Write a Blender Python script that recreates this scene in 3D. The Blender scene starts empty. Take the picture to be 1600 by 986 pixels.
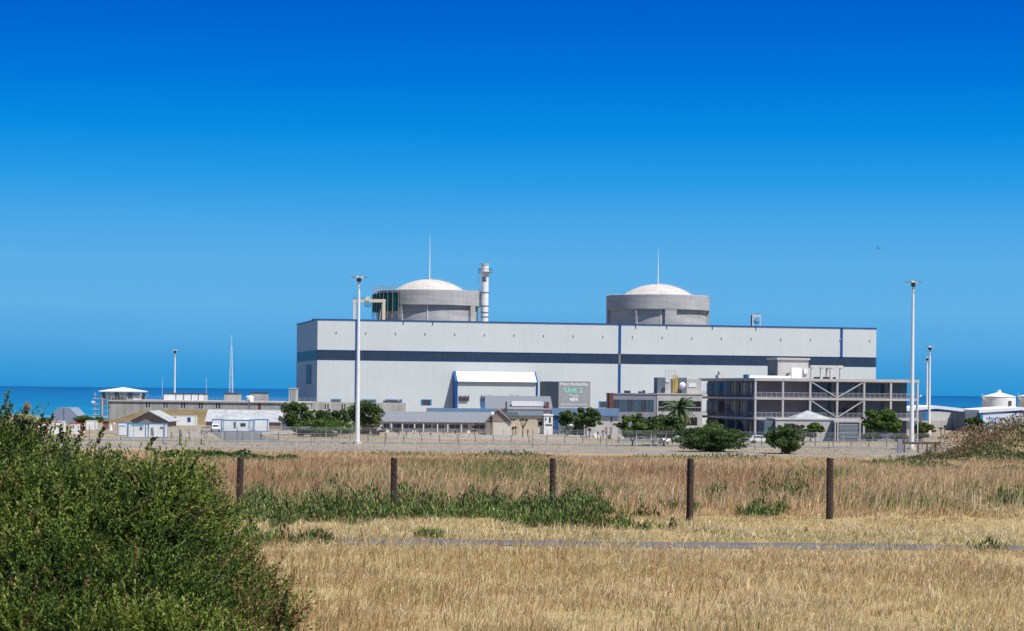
import bpy, bmesh, math, random
import numpy as np
from mathutils import Vector, Matrix

# ------------------------------------------------------------------ camera, sky, sun
S = bpy.context.scene
C = S.collection
R = math.radians
CAMZ = 13.0
FPX = 3555.0                     # focal length in photograph pixels (1600 wide)
ROLL = math.atan(0.0104)
cam_d = bpy.data.cameras.new('camera')
cam_d.sensor_width = 36.0
cam_d.lens = 36.0 * FPX / 1600
cam_d.shift_y = 118.0 / 1600
cam_d.clip_start = 0.5
cam_d.clip_end = 120000
cam = bpy.data.objects.new('camera', cam_d)
cam.location = (0, 0, CAMZ)
cam.rotation_euler = (R(90), -ROLL, 0)
C.objects.link(cam)
S.camera = cam

SUN_EL = R(60)
SUN_H = Vector((0.74, -0.67, 0)).normalized()
world = bpy.data.worlds.new("World")
S.world = world
world.use_nodes = True
wn, wl = world.node_tree.nodes, world.node_tree.links
wn.clear()
wo = wn.new('ShaderNodeOutputWorld')
wb = wn.new('ShaderNodeBackground')
sky = wn.new('ShaderNodeTexSky')
sky.sky_type = 'NISHITA'
sky.sun_disc = False
sky.sun_elevation = SUN_EL
sky.sun_rotation = math.atan2(SUN_H.x, SUN_H.y)
sky.air_density = 1.0
sky.dust_density = 0.3
sky.ozone_density = 2.5
EXPO = 0.45
SKY_STRENGTH = 0.10
tc = wn.new('ShaderNodeTexCoord')
hs = wn.new('ShaderNodeHueSaturation')
hs.inputs['Saturation'].default_value = 1.2
hs.inputs['Value'].default_value = 0.62
sx = wn.new('ShaderNodeSeparateXYZ')
wl.new(tc.outputs['Generated'], sx.inputs[0])
def lin(c): return tuple(((v/255.0)/12.92 if v/255.0 <= 0.04045 else ((v/255.0+0.055)/1.055)**2.4) for v in c)
def stretch_ramp(stops, zmax):
    # colour of the clear air by elevation, low sky only
    mlt = wn.new('ShaderNodeMath'); mlt.operation = 'MULTIPLY'; mlt.inputs[1].default_value = 1.0/zmax
    wl.new(sx.outputs['Z'], mlt.inputs[0])
    r = wn.new('ShaderNodeValToRGB'); e = r.color_ramp.elements
    k = 1.0/(2**EXPO)/SKY_STRENGTH
    for i, (z, c) in enumerate(stops):
        el = e[0] if i == 0 else (e[1] if i == len(stops)-1 else e.new(z/zmax))
        if i == len(stops)-1: el = e[len(e)-1]
        el.position = z/zmax; L = lin(c); el.color = (L[0]*k, L[1]*k, L[2]*k, 1)
    r.color_ramp.interpolation = 'LINEAR'
    wl.new(mlt.outputs[0], r.inputs[0]); return r.outputs[0]
low_sky = stretch_ramp([(0.0,(44,148,213)),(0.010,(62,156,218)),(0.022,(86,168,225)),(0.036,(97,176,230)),(0.056,(92,174,231)),
    (0.074,(72,166,231)),(0.092,(40,155,230)),(0.112,(8,140,226)),(0.135,(0,120,218)),(0.16,(0,102,208)),(0.19,(0,90,198)),(0.30,(0,76,180))], 0.30)
mr = wn.new('ShaderNodeMapRange'); mr.inputs[1].default_value = 0.20; mr.inputs[2].default_value = 0.40
wl.new(sx.outputs['Z'], mr.inputs[0])
mx = wn.new('ShaderNodeMix'); mx.data_type = 'RGBA'
wl.new(mr.outputs[0], mx.inputs[0])
wl.new(low_sky, mx.inputs[6])
wl.new(tc.outputs['Generated'], sky.inputs['Vector'])
wl.new(sky.outputs[0], hs.inputs['Color'])
wl.new(hs.outputs[0], mx.inputs[7])
wl.new(mx.outputs[2], wb.inputs['Color'])
wb.inputs['Strength'].default_value = SKY_STRENGTH
wl.new(wb.outputs[0], wo.inputs[0])

sun_d = bpy.data.lights.new('sun', 'SUN')
sun_d.energy = 4.6
sun_d.angle = R(0.53)
sun_d.color = (1.0, 0.955, 0.88)
sun = bpy.data.objects.new('sun', sun_d)
dirv = Vector((SUN_H.x * math.cos(SUN_EL), SUN_H.y * math.cos(SUN_EL), math.sin(SUN_EL)))
sun.rotation_euler = dirv.to_track_quat('Z', 'Y').to_euler()
C.objects.link(sun)

S.view_settings.view_transform = 'Standard'
S.view_settings.look = 'None'
S.view_settings.exposure = EXPO
S.view_settings.gamma = 1.0
S.render.engine = 'CYCLES'
S.cycles.max_bounces = 6
S.cycles.diffuse_bounces = 3
S.cycles.transparent_max_bounces = 12

rnd = random.Random(7)
rng = np.random.default_rng(11)

# ------------------------------------------------------------------ measuring: photo pixel + distance -> place
GZ = 3.3                          # level of the power station ground
FZ = 10.2                         # level of the field in front
cr, sr = math.cos(ROLL), math.sin(ROLL)
def at(px, py, d):
    u, v = (px - 800.0) / FPX, (493.0 - py + 118.0) / FPX
    return Vector(((u * cr - v * sr) * d, d, CAMZ + (u * sr + v * cr) * d))
def X(px, d): return at(px, 640, d).x
def hz(px): return 611.0 + (px - 800) * 0.0104
def dg(px, py, z=GZ): return (CAMZ - z) * FPX / (py - hz(px))    # distance at which the ground is seen there
def W(n, d): return n * d / FPX

# ------------------------------------------------------------------ materials
def hexc(c): return (c[0], c[1], c[2], 1)
def mat(name, col, rough=0.75, var=0.12, scale=0.6, col2=None, streak=0.0, bump=0.0, bscale=8.0, metal=0.0,
        ribs=None, panels=None, spec=0.3, stretch=(1, 1, 1), detail=6):
    m = bpy.data.materials.new(name); m.use_nodes = True
    n, l = m.node_tree.nodes, m.node_tree.links
    b = n['Principled BSDF']
    b.inputs['Roughness'].default_value = rough
    b.inputs['Metallic'].default_value = metal
    b.inputs['Specular IOR Level'].default_value = spec
    t = n.new('ShaderNodeTexCoord')
    mpn = n.new('ShaderNodeMapping'); mpn.inputs['Scale'].default_value = stretch
    l.new(t.outputs['Object'], mpn.inputs[0])
    nz = n.new('ShaderNodeTexNoise'); nz.inputs['Scale'].default_value = scale; nz.inputs['Detail'].default_value = detail
    nz.inputs['Roughness'].default_value = 0.65
    l.new(mpn.outputs[0], nz.inputs['Vector'])
    r = n.new('ShaderNodeValToRGB')
    c2 = col2 or tuple(min(1, x * (1 + var)) for x in col)
    c1 = tuple(x * (1 - var) for x in col)
    r.color_ramp.elements[0].position = 0.32; r.color_ramp.elements[0].color = hexc(c1)
    r.color_ramp.elements[1].position = 0.68; r.color_ramp.elements[1].color = hexc(c2)
    l.new(nz.outputs[0], r.inputs[0])
    out = r.outputs[0]
    if streak:
        m2 = n.new('ShaderNodeMapping'); m2.inputs['Scale'].default_value = (1.4, 1.4, 0.06)
        l.new(t.outputs['Object'], m2.inputs[0])
        n2 = n.new('ShaderNodeTexNoise'); n2.inputs['Scale'].default_value = 0.8; n2.inputs['Detail'].default_value = 5
        l.new(m2.outputs[0], n2.inputs['Vector'])
        r2 = n.new('ShaderNodeValToRGB')
        r2.color_ramp.elements[0].position = 0.35; r2.color_ramp.elements[0].color = (1 - streak, 1 - streak, 1 - streak * 1.1, 1)
        r2.color_ramp.elements[1].position = 0.6; r2.color_ramp.elements[1].color = (1, 1, 1, 1)
        l.new(n2.outputs[0], r2.inputs[0])
        mm = n.new('ShaderNodeMix'); mm.data_type = 'RGBA'; mm.blend_type = 'MULTIPLY'; mm.inputs[0].default_value = 1
        l.new(out, mm.inputs[6]); l.new(r2.outputs[0], mm.inputs[7]); out = mm.outputs[2]
    if panels:                       # sheet joints: (width, height, darkness)
        br = n.new('ShaderNodeTexBrick')
        m3 = n.new('ShaderNodeMapping'); m3.inputs['Rotation'].default_value = (R(-90), 0, 0)
        l.new(t.outputs['Object'], m3.inputs[0]); l.new(m3.outputs[0], br.inputs['Vector'])
        br.offset = 0.0
        br.inputs['Scale'].default_value = 1.0
        br.inputs['Brick Width'].default_value = panels[0]; br.inputs['Row Height'].default_value = panels[1]
        br.inputs['Mortar Size'].default_value = 0.05; br.inputs['Mortar Smooth'].default_value = 0.3
        k = 1 - panels[2]
        br.inputs['Color1'].default_value = (1, 1, 1, 1); br.inputs['Color2'].default_value = (0.965, 0.97, 0.975, 1)
        br.inputs['Mortar'].default_value = (k, k, k, 1)
        mm = n.new('ShaderNodeMix'); mm.data_type = 'RGBA'; mm.blend_type = 'MULTIPLY'; mm.inputs[0].default_value = 1
        l.new(out, mm.inputs[6]); l.new(br.outputs[0], mm.inputs[7]); out = mm.outputs[2]
    l.new(out, b.inputs['Base Color'])
    hgt = None
    if ribs:                         # corrugated sheet: (axis, metres per rib, strength)
        wv = n.new('ShaderNodeTexWave'); wv.wave_type = 'BANDS'; wv.bands_direction = ribs[0]
        wv.inputs['Scale'].default_value = 0.314 / ribs[1]
        l.new(t.outputs['Object'], wv.inputs['Vector'])
        bp = n.new('ShaderNodeBump'); bp.inputs['Strength'].default_value = ribs[2]; bp.inputs['Distance'].default_value = 0.05
        l.new(wv.outputs[0], bp.inputs['Height']); l.new(bp.outputs[0], b.inputs['Normal']); hgt = bp
    if bump:
        nb = n.new('ShaderNodeTexNoise'); nb.inputs['Scale'].default_value = bscale; nb.inputs['Detail'].default_value = 5
        l.new(t.outputs['Object'], nb.inputs['Vector'])
        bp = n.new('ShaderNodeBump'); bp.inputs['Strength'].default_value = bump; bp.inputs['Distance'].default_value = 0.1
        l.new(nb.outputs[0], bp.inputs['Height'])
        if hgt: l.new(hgt.outputs[0], bp.inputs['Normal'])
        l.new(bp.outputs[0], b.inputs['Normal'])
    return m

def leafmat(name, col=None, rough=0.5, spec=0.35, trans=0.25, attr=True):
    m = bpy.data.materials.new(name); m.use_nodes = True
    n, l = m.node_tree.nodes, m.node_tree.links
    b = n['Principled BSDF']
    b.inputs['Roughness'].default_value = rough
    b.inputs['Specular IOR Level'].default_value = spec
    if attr:
        a = n.new('ShaderNodeAttribute'); a.attribute_name = 'tint'; src = a.outputs['Color']
    else:
        b.inputs['Base Color'].default_value = hexc(col); src = None
    tr = n.new('ShaderNodeBsdfTranslucent')
    ms = n.new('ShaderNodeMixShader'); ms.inputs[0].default_value = trans
    if src:
        l.new(src, b.inputs['Base Color']); l.new(src, tr.inputs[0])
    l.new(b.outputs[0], ms.inputs[1]); l.new(tr.outputs[0], ms.inputs[2])
    l.new(ms.outputs[0], n['Material Output'].inputs[0])
    return m

M = {}
M['clad'] = mat('pale_cladding', (0.555, 0.605, 0.62), 0.55, 0.035, 0.08, streak=0.035, ribs=('X', 0.6, 0.08), panels=None)
M['clad_shade'] = mat('pale_cladding_end_shade_tint', (0.40, 0.505, 0.61), 0.55, 0.04, 0.08, streak=0.06, ribs=('Y', 0.6, 0.5))  # same cladding, coloured darker and bluer to imitate the shaded end
M['navy'] = mat('navy_band', (0.028, 0.05, 0.085), 0.4, 0.15, 0.3, ribs=('X', 0.9, 0.4), panels=(7.4, 60, 0.15))
M['blue'] = mat('blue_trim', (0.010, 0.075, 0.27), 0.45, 0.1, 0.5)
M['blue2'] = mat('bright_blue_paint', (0.035, 0.20, 0.44), 0.45, 0.1, 0.5)
M['white'] = mat('white_paint', (0.78, 0.79, 0.79), 0.5, 0.05, 0.7, streak=0.06)
M['whiteroof'] = mat('white_sheet_roof', (0.80, 0.81, 0.82), 0.45, 0.04, 0.3, ribs=('X', 0.5, 0.5))
M['dome'] = mat('dome_paint', (0.50, 0.475, 0.45), 0.85, 0.14, 0.35, streak=0.12, detail=9)
M['conc'] = mat('containment_concrete', (0.40, 0.405, 0.41), 0.85, 0.20, 0.22, streak=0.10, bump=0.3, bscale=1.5, detail=10, stretch=(0.5, 0.5, 3.0))
M['conc2'] = mat('weathered_concrete', (0.44, 0.44, 0.42), 0.85, 0.14, 0.3, streak=0.24, bump=0.3, bscale=2, panels=(5.0, 30, 0.10), detail=10)
M['concl'] = mat('light_concrete', (0.52, 0.50, 0.48), 0.8, 0.08, 0.5, streak=0.12)
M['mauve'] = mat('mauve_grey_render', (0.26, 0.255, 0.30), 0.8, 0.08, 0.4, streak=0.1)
M['frame'] = mat('pale_frame_concrete', (0.48, 0.45, 0.44), 0.75, 0.06, 0.5, streak=0.10)
M['browngrey'] = mat('dark_mauve_wall', (0.20, 0.175, 0.18), 0.7, 0.12, 0.4)
M['glass'] = mat('dark_glass', (0.03, 0.045, 0.07), 0.08, 0.3, 0.4, spec=0.7)
M['glass2'] = mat('blue_glass', (0.05, 0.09, 0.13), 0.12, 0.25, 0.4, spec=0.6)
M['dark'] = mat('dark_metal', (0.06, 0.06, 0.065), 0.6, 0.2, 1)
M['slate'] = mat('slate_blue_wall', (0.13, 0.165, 0.20), 0.7, 0.1, 0.4, streak=0.12)
M['steel'] = mat('galvanised_steel', (0.50, 0.52, 0.54), 0.45, 0.1, 2, metal=0.2)
M['mast'] = mat('mast_paint', (0.74, 0.75, 0.76), 0.5, 0.05, 0.5, streak=0.05)
M['beige'] = mat('beige_steel', (0.55, 0.50, 0.40), 0.6, 0.1, 0.7, streak=0.1)
M['net'] = mat('green_net', (0.015, 0.11, 0.095), 0.85, 0.25, 0.9, bump=0.6, bscale=1.2)
M['greyroof'] = mat('grey_tiled_roof', (0.20, 0.215, 0.245), 0.7, 0.08, 0.8, ribs=('X', 0.35, 0.8))
M['lightroof'] = mat('pale_fibre_roof', (0.40, 0.42, 0.445), 0.75, 0.18, 0.35, streak=0.2, ribs=('X', 0.4, 0.6))
M['blueroof'] = mat('blue_grey_roof', (0.075, 0.125, 0.20), 0.55, 0.1, 0.5, ribs=('X', 0.4, 0.6))
M['tan'] = mat('tan_render', (0.54, 0.46, 0.36), 0.85, 0.08, 0.5, streak=0.1)
M['cream'] = mat('cream_render', (0.62, 0.585, 0.50), 0.85, 0.06, 0.5, streak=0.1)
M['brown'] = mat('brown_gable', (0.26, 0.205, 0.18), 0.8, 0.12, 0.8)
M['wood'] = mat('dark_creosoted_wood', (0.055, 0.038, 0.032), 0.9, 0.35, 6, bump=0.35, bscale=14, stretch=(4, 4, 0.4))
M['wood2'] = mat('weathered_wood', (0.13, 0.10, 0.085), 0.9, 0.3, 2)
M['red'] = mat('red_paint', (0.55, 0.05, 0.06), 0.5, 0.1, 1)
M['teal'] = mat('turquoise_letters', (0.25, 0.72, 0.58), 0.6, 0.05, 1)
M['sign'] = mat('grey_sign_face', (0.335, 0.345, 0.36), 0.75, 0.05, 0.3, streak=0.06)
M['yellow'] = mat('yellow_steel', (0.60, 0.42, 0.08), 0.6, 0.1, 1)
M['rust'] = mat('rusty_paint', (0.17, 0.06, 0.045), 0.8, 0.2, 1)
M['asphalt'] = mat('asphalt', (0.135, 0.14, 0.15), 0.9, 0.22, 0.35, detail=10, bump=0.3, bscale=30)
M['pale'] = mat('pale_gravel', (0.31, 0.275, 0.235), 0.95, 0.28, 0.25, detail=10, bump=0.4, bscale=3)
M['bark'] = mat('bark', (0.16, 0.13, 0.105), 0.9, 0.25, 5, bump=0.6, bscale=10)
M['rock'] = mat('pale_rock', (0.42, 0.39, 0.35), 0.9, 0.2, 1.2, bump=0.8, bscale=3)
M['tyre'] = mat('tyre_rubber', (0.03, 0.03, 0.03), 0.8, 0.1, 3)
M['carw'] = mat('white_car_paint', (0.78, 0.79, 0.80), 0.25, 0.03, 1, spec=0.6)
M['black'] = mat('black_paint', (0.02, 0.02, 0.022), 0.5, 0.1, 1)
M['leaf'] = leafmat('leaf_tinted', rough=0.6, spec=0.2, trans=0.22)
M['grassm'] = leafmat('grass_tinted', rough=0.65, spec=0.2, trans=0.3)

# ------------------------------------------------------------------ mesh helpers
class MB:
    def __init__(s): s.v = []; s.f = []
    def add(s, vs, fs):
        o = len(s.v); s.v += [tuple(p) for p in vs]; s.f += [tuple(i + o for i in f) for f in fs]; return s
    def box(s, x0, x1, y0, y1, z0, z1):
        return s.add([(x0,y0,z0),(x1,y0,z0),(x1,y1,z0),(x0,y1,z0),(x0,y0,z1),(x1,y0,z1),(x1,y1,z1),(x0,y1,z1)],
                     [(0,3,2,1),(4,5,6,7),(0,1,5,4),(1,2,6,5),(2,3,7,6),(3,0,4,7)])
    def cyl(s, c, r0, z0, z1, r1=None, n=24, cap=True):
        r1 = r0 if r1 is None else r1
        a = [(c[0]+r0*math.cos(2*math.pi*i/n), c[1]+r0*math.sin(2*math.pi*i/n), z0) for i in range(n)]
        b = [(c[0]+r1*math.cos(2*math.pi*i/n), c[1]+r1*math.sin(2*math.pi*i/n), z1) for i in range(n)]
        f = [(i,(i+1)%n,n+(i+1)%n,n+i) for i in range(n)]
        if cap: f += [tuple(range(n-1,-1,-1)), tuple(range(n,2*n))]
        return s.add(a+b, f)
    def lathe(s, prof, c=(0,0), n=48, a0=0, a1=2*math.pi):
        full = abs(a1-a0-2*math.pi) < 1e-6; m = n if full else n+1; vs = []
        for (r,z) in prof:
            for i in range(m):
                a = a0+(a1-a0)*i/n; vs.append((c[0]+r*math.cos(a), c[1]+r*math.sin(a), z))
        fs = []
        for k in range(len(prof)-1):
            for i in range(n):
                j = (i+1)%m; fs.append((k*m+i,k*m+j,(k+1)*m+j,(k+1)*m+i))
        return s.add(vs, fs)
    def tube(s, p, q, r, r2=None, n=6):
        p, q = Vector(p), Vector(q); r2 = r if r2 is None else r2; d = (q-p)
        if d.length < 1e-6: return s
        d.normalize(); a = d.orthogonal().normalized(); b = d.cross(a)
        vs = [p+(a*math.cos(2*math.pi*i/n)+b*math.sin(2*math.pi*i/n))*r for i in range(n)] + \
             [q+(a*math.cos(2*math.pi*i/n)+b*math.sin(2*math.pi*i/n))*r2 for i in range(n)]
        return s.add(vs, [(i,(i+1)%n,n+(i+1)%n,n+i) for i in range(n)] + [tuple(range(n-1,-1,-1)), tuple(range(n,2*n))])
    def prism(s, poly, axis, a0, a1):
        # poly: (p,q) points; axis 'x': points are (y,z); 'y': points are (x,z); 'z': (x,y)
        def P(p,q,a): return (a,p,q) if axis=='x' else ((p,a,q) if axis=='y' else (p,q,a))
        n = len(poly)
        return s.add([P(p,q,a0) for p,q in poly]+[P(p,q,a1) for p,q in poly],
                     [tuple(range(n-1,-1,-1)), tuple(range(n,2*n))]+[(i,(i+1)%n,n+(i+1)%n,n+i) for i in range(n)])
    def sphere(s, c, r, n=12, m=8, sc=(1,1,1)):
        vs = [(c[0],c[1],c[2]-r*sc[2])]
        for k in range(1,m):
            t = -math.pi/2+math.pi*k/m
            for i in range(n):
                a = 2*math.pi*i/n; vs.append((c[0]+r*sc[0]*math.cos(t)*math.cos(a), c[1]+r*sc[1]*math.cos(t)*math.sin(a), c[2]+r*sc[2]*math.sin(t)))
        vs.append((c[0],c[1],c[2]+r*sc[2])); L = len(vs)-1; fs = []
        for i in range(n):
            j=(i+1)%n; fs.append((0,1+j,1+i)); fs.append((L,1+(m-2)*n+i,1+(m-2)*n+j))
            for k in range(m-2): fs.append((1+k*n+i,1+k*n+j,1+(k+1)*n+j,1+(k+1)*n+i))
        return s.add(vs, fs)
    def build(s, name, m, parent=None, smooth=False, bevel=0):
        me = bpy.data.meshes.new(name); me.from_pydata(s.v, [], s.f)
        bm = bmesh.new(); bm.from_mesh(me); bmesh.ops.recalc_face_normals(bm, faces=bm.faces); bm.to_mesh(me); bm.free()
        if smooth: me.polygons.foreach_set('use_smooth', [True]*len(me.polygons))
        me.materials.append(m)
        o = bpy.data.objects.new(name, me); C.objects.link(o)
        if parent: o.parent = parent
        if bevel:
            b = o.modifiers.new('bevel','BEVEL'); b.width = bevel; b.segments = 2; b.limit_method = 'ANGLE'
        return o

def B(*a): return MB().box(*a)
def tag(o, label=None, cat=None, group=None, kind=None):
    if label: o['label'] = label
    if cat: o['category'] = cat
    if group: o['group'] = group
    if kind: o['kind'] = kind
    return o
def thing(name, label, cat, loc=(0,0,0), rz=0, group=None):
    o = bpy.data.objects.new(name, None); C.objects.link(o); o.empty_display_size = 0.5
    o.location = loc; o.rotation_euler = (0,0,rz)
    return tag(o, label, cat, group)
def dup(root, loc=None, rz=None, label=None):
    r = root.copy(); C.objects.link(r)
    if loc is not None: r.location = loc
    if rz is not None: r.rotation_euler = (0,0,rz)
    if label: r['label'] = label
    for ch in list(root.children):
        c = ch.copy(); C.objects.link(c); c.parent = r
        for g in list(ch.children):
            e = g.copy(); C.objects.link(e); e.parent = c
    return r
def npmesh(name, V, F, m, cols=None, parent=None, smooth=False):
    """V (n,3); F (k,4) or (k,3) arrays; cols (n,3) linear"""
    me = bpy.data.meshes.new(name)
    V = np.ascontiguousarray(V, dtype=np.float32); F = np.ascontiguousarray(F, dtype=np.int32)
    me.vertices.add(len(V)); me.vertices.foreach_set('co', V.ravel())
    k = F.shape[1]
    me.loops.add(F.size); me.loops.foreach_set('vertex_index', F.ravel())
    me.polygons.add(len(F)); me.polygons.foreach_set('loop_start', np.arange(0, F.size, k, dtype=np.int32))
    try: me.polygons.foreach_set('loop_total', np.full(len(F), k, dtype=np.int32))
    except Exception: pass
    me.update(calc_edges=True)
    if smooth: me.polygons.foreach_set('use_smooth', np.ones(len(F), dtype=bool))
    if cols is not None:
        a = me.color_attributes.new('tint', 'FLOAT_COLOR', 'POINT')
        a.data.foreach_set('color', np.concatenate([cols, np.ones((len(V),1))], 1).astype(np.float32).ravel())
    me.materials.append(m)
    o = bpy.data.objects.new(name, me); C.objects.link(o)
    if parent: o.parent = parent
    return o

def vnoise(x, y, s, seed=0):
    """smooth value noise 0..1"""
    x = np.asarray(x, float)/s + 1000; y = np.asarray(y, float)/s + 1000
    xi, yi = np.floor(x).astype(np.int64), np.floor(y).astype(np.int64); fx, fy = x-xi, y-yi
    fx, fy = fx*fx*(3-2*fx), fy*fy*(3-2*fy)
    def h(a, b):
        n = (a*374761393 + b*668265263 + seed*1442695041) & 0xffffffff
        n = ((n ^ (n >> 13)) * 1274126177) & 0xffffffff
        return ((n ^ (n >> 16)) & 0xffff)/65535.0
    return (h(xi,yi)*(1-fx)+h(xi+1,yi)*fx)*(1-fy) + (h(xi,yi+1)*(1-fx)+h(xi+1,yi+1)*fx)*fy
def fbm(x, y, s, seed=0):
    return (vnoise(x,y,s,seed)*0.55+vnoise(x,y,s/2.1,seed+1)*0.28+vnoise(x,y,s/4.3,seed+2)*0.17)
def sstep(a, b, t):
    t = np.clip((np.asarray(t, float)-a)/(b-a), 0, 1); return t*t*(3-2*t)

# ------------------------------------------------------------------ the ground
MOUND = (at(1640, 640, 118).x, 118.0)
def gz(x, y):
    x = np.asarray(x, float); y = np.asarray(y, float)
    z = FZ + (GZ-FZ)*sstep(90, 222, y)
    near = 1-sstep(90, 200, y)
    near = near*(1-sstep(37.5, 39.8, y)*(1-sstep(43.6, 46, y)))      # the path lies on level ground
    z = z + near*((fbm(x, y, 9, 5)-0.5)*0.16 + (vnoise(x, y, 2.5, 8)-0.5)*0.05)
    z = z + 2.2*np.exp(-(((x-MOUND[0])/4.5)**2+((y-MOUND[1])/15.0)**2))
    # grass bank in front of the intake basin
    bx = sstep(-113, -98, x)*(1-sstep(-66, -58, x))
    z = z + 3.5*bx*sstep(600, 622, y)*(1-sstep(632, 634, y))
    left = 1-sstep(-122, -114, x)
    z = z - 2.5*left*sstep(640, 770, y) - np.where(left > 0.5, 0, 0)
    z = z - 7*sstep(900, 985, y)*(1-left) - 3.0*left*sstep(850, 985, y)
    return z
def ground():
    ys = np.concatenate([np.arange(0, 60, 0.8), np.arange(60, 130, 1.2), np.arange(130, 380, 6), np.arange(380, 600, 5), np.arange(600, 640, 2), np.arange(640, 1100, 10)])
    xs = np.concatenate([-np.geomspace(1600, 60, 50), np.arange(-59, 60, 1.0), np.geomspace(60, 1600, 50)])
    xs = np.concatenate([xs, np.arange(-118, -60, 2.0)]); xs = np.unique(np.round(xs, 3))
    Xg, Yg = np.meshgrid(xs, ys); Z = gz(Xg, Yg)
    V = np.stack([Xg.ravel(), Yg.ravel(), Z.ravel()], 1)
    nx, ny = len(xs), len(ys)
    i = (np.arange(ny-1)[:, None]*nx+np.arange(nx-1)[None]).ravel()
    F = np.stack([i, i+1, i+nx+1, i+nx], 1)
    m = bpy.data.materials.new('dry_ground'); m.use_nodes = True
    n, l = m.node_tree.nodes, m.node_tree.links; b = n['Principled BSDF']
    b.inputs['Roughness'].default_value = 0.95; b.inputs['Specular IOR Level'].default_value = 0.1
    t = n.new('ShaderNodeTexCoord')
    def noise(s, stretch=(1,1,1), d=8):
        mpn = n.new('ShaderNodeMapping'); mpn.inputs['Scale'].default_value = stretch
        l.new(t.outputs['Object'], mpn.inputs[0])
        q = n.new('ShaderNodeTexNoise'); q.inputs['Scale'].default_value = s; q.inputs['Detail'].default_value = d
        l.new(mpn.outputs[0], q.inputs['Vector']); return q.outputs[0]
    def ramp(src, stops):
        r = n.new('ShaderNodeValToRGB'); e = r.color_ramp.elements
        e[0].position, e[0].color = stops[0][0], hexc(stops[0][1]); e[1].position, e[1].color = stops[-1][0], hexc(stops[-1][1])
        for p, c in stops[1:-1]:
            x = e.new(p); x.color = hexc(c)
        l.new(src, r.inputs[0]); return r.outputs[0]
    def mix(f, a, c, mode='MIX'):
        q = n.new('ShaderNodeMix'); q.data_type='RGBA'; q.blend_type = mode
        if isinstance(f, float): q.inputs[0].default_value = f
        else: l.new(f, q.inputs[0])
        l.new(a, q.inputs[6]); l.new(c, q.inputs[7]); return q.outputs[2]
    near = ramp(noise(0.35), [(0.3,(0.27,0.19,0.10)),(0.5,(0.40,0.30,0.15)),(0.7,(0.36,0.31,0.12))])
    near = mix(0.35, near, ramp(noise(14), [(0.35,(0.10,0.075,0.04)),(0.65,(0.48,0.38,0.22))]))
    far = ramp(noise(0.05,(0.35,1.6,1)), [(0.32,(0.19,0.155,0.125)),(0.45,(0.27,0.22,0.16)),(0.55,(0.33,0.255,0.15)),(0.68,(0.24,0.215,0.185))])
    far = mix(0.35, far, ramp(noise(0.5,(0.5,1.5,1)), [(0.38,(0.12,0.105,0.07)),(0.62,(0.42,0.35,0.25))]))
    bank = ramp(noise(0.3), [(0.35,(0.16,0.115,0.055)),(0.65,(0.21,0.165,0.085))])
    geo = n.new('ShaderNodeSeparateXYZ'); l.new(t.outputs['Object'], geo.inputs[0])
    def rng_(out, a, c):
        q = n.new('ShaderNodeMapRange'); q.inputs[1].default_value = a; q.inputs[2].default_value = c; l.new(out, q.inputs[0]); return q.outputs[0]
    c = mix(rng_(geo.outputs['Y'], 150, 250), near, far)
    y1 = rng_(geo.outputs['Y'], 598, 604)
    x1 = rng_(geo.outputs['X'], -56, -60)
    mu = n.new('ShaderNodeMath'); mu.operation='MULTIPLY'; l.new(y1, mu.inputs[0]); l.new(x1, mu.inputs[1])
    c = mix(mu.outputs[0], c, bank)
    sand = ramp(noise(0.1), [(0.3,(0.62,0.57,0.47)),(0.7,(0.72,0.68,0.58))])
    c = mix(rng_(geo.outputs['Y'], 905, 930), c, sand)
    l.new(c, b.inputs['Base Color'])
    bp = n.new('ShaderNodeBump'); bp.inputs['Strength'].default_value = 0.6; bp.inputs['Distance'].default_value = 0.05
    l.new(noise(9), bp.inputs['Height']); l.new(bp.outputs[0], b.inputs['Normal'])
    tag(npmesh('ground', V, F, m, smooth=True), kind='structure')
ground()

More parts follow.
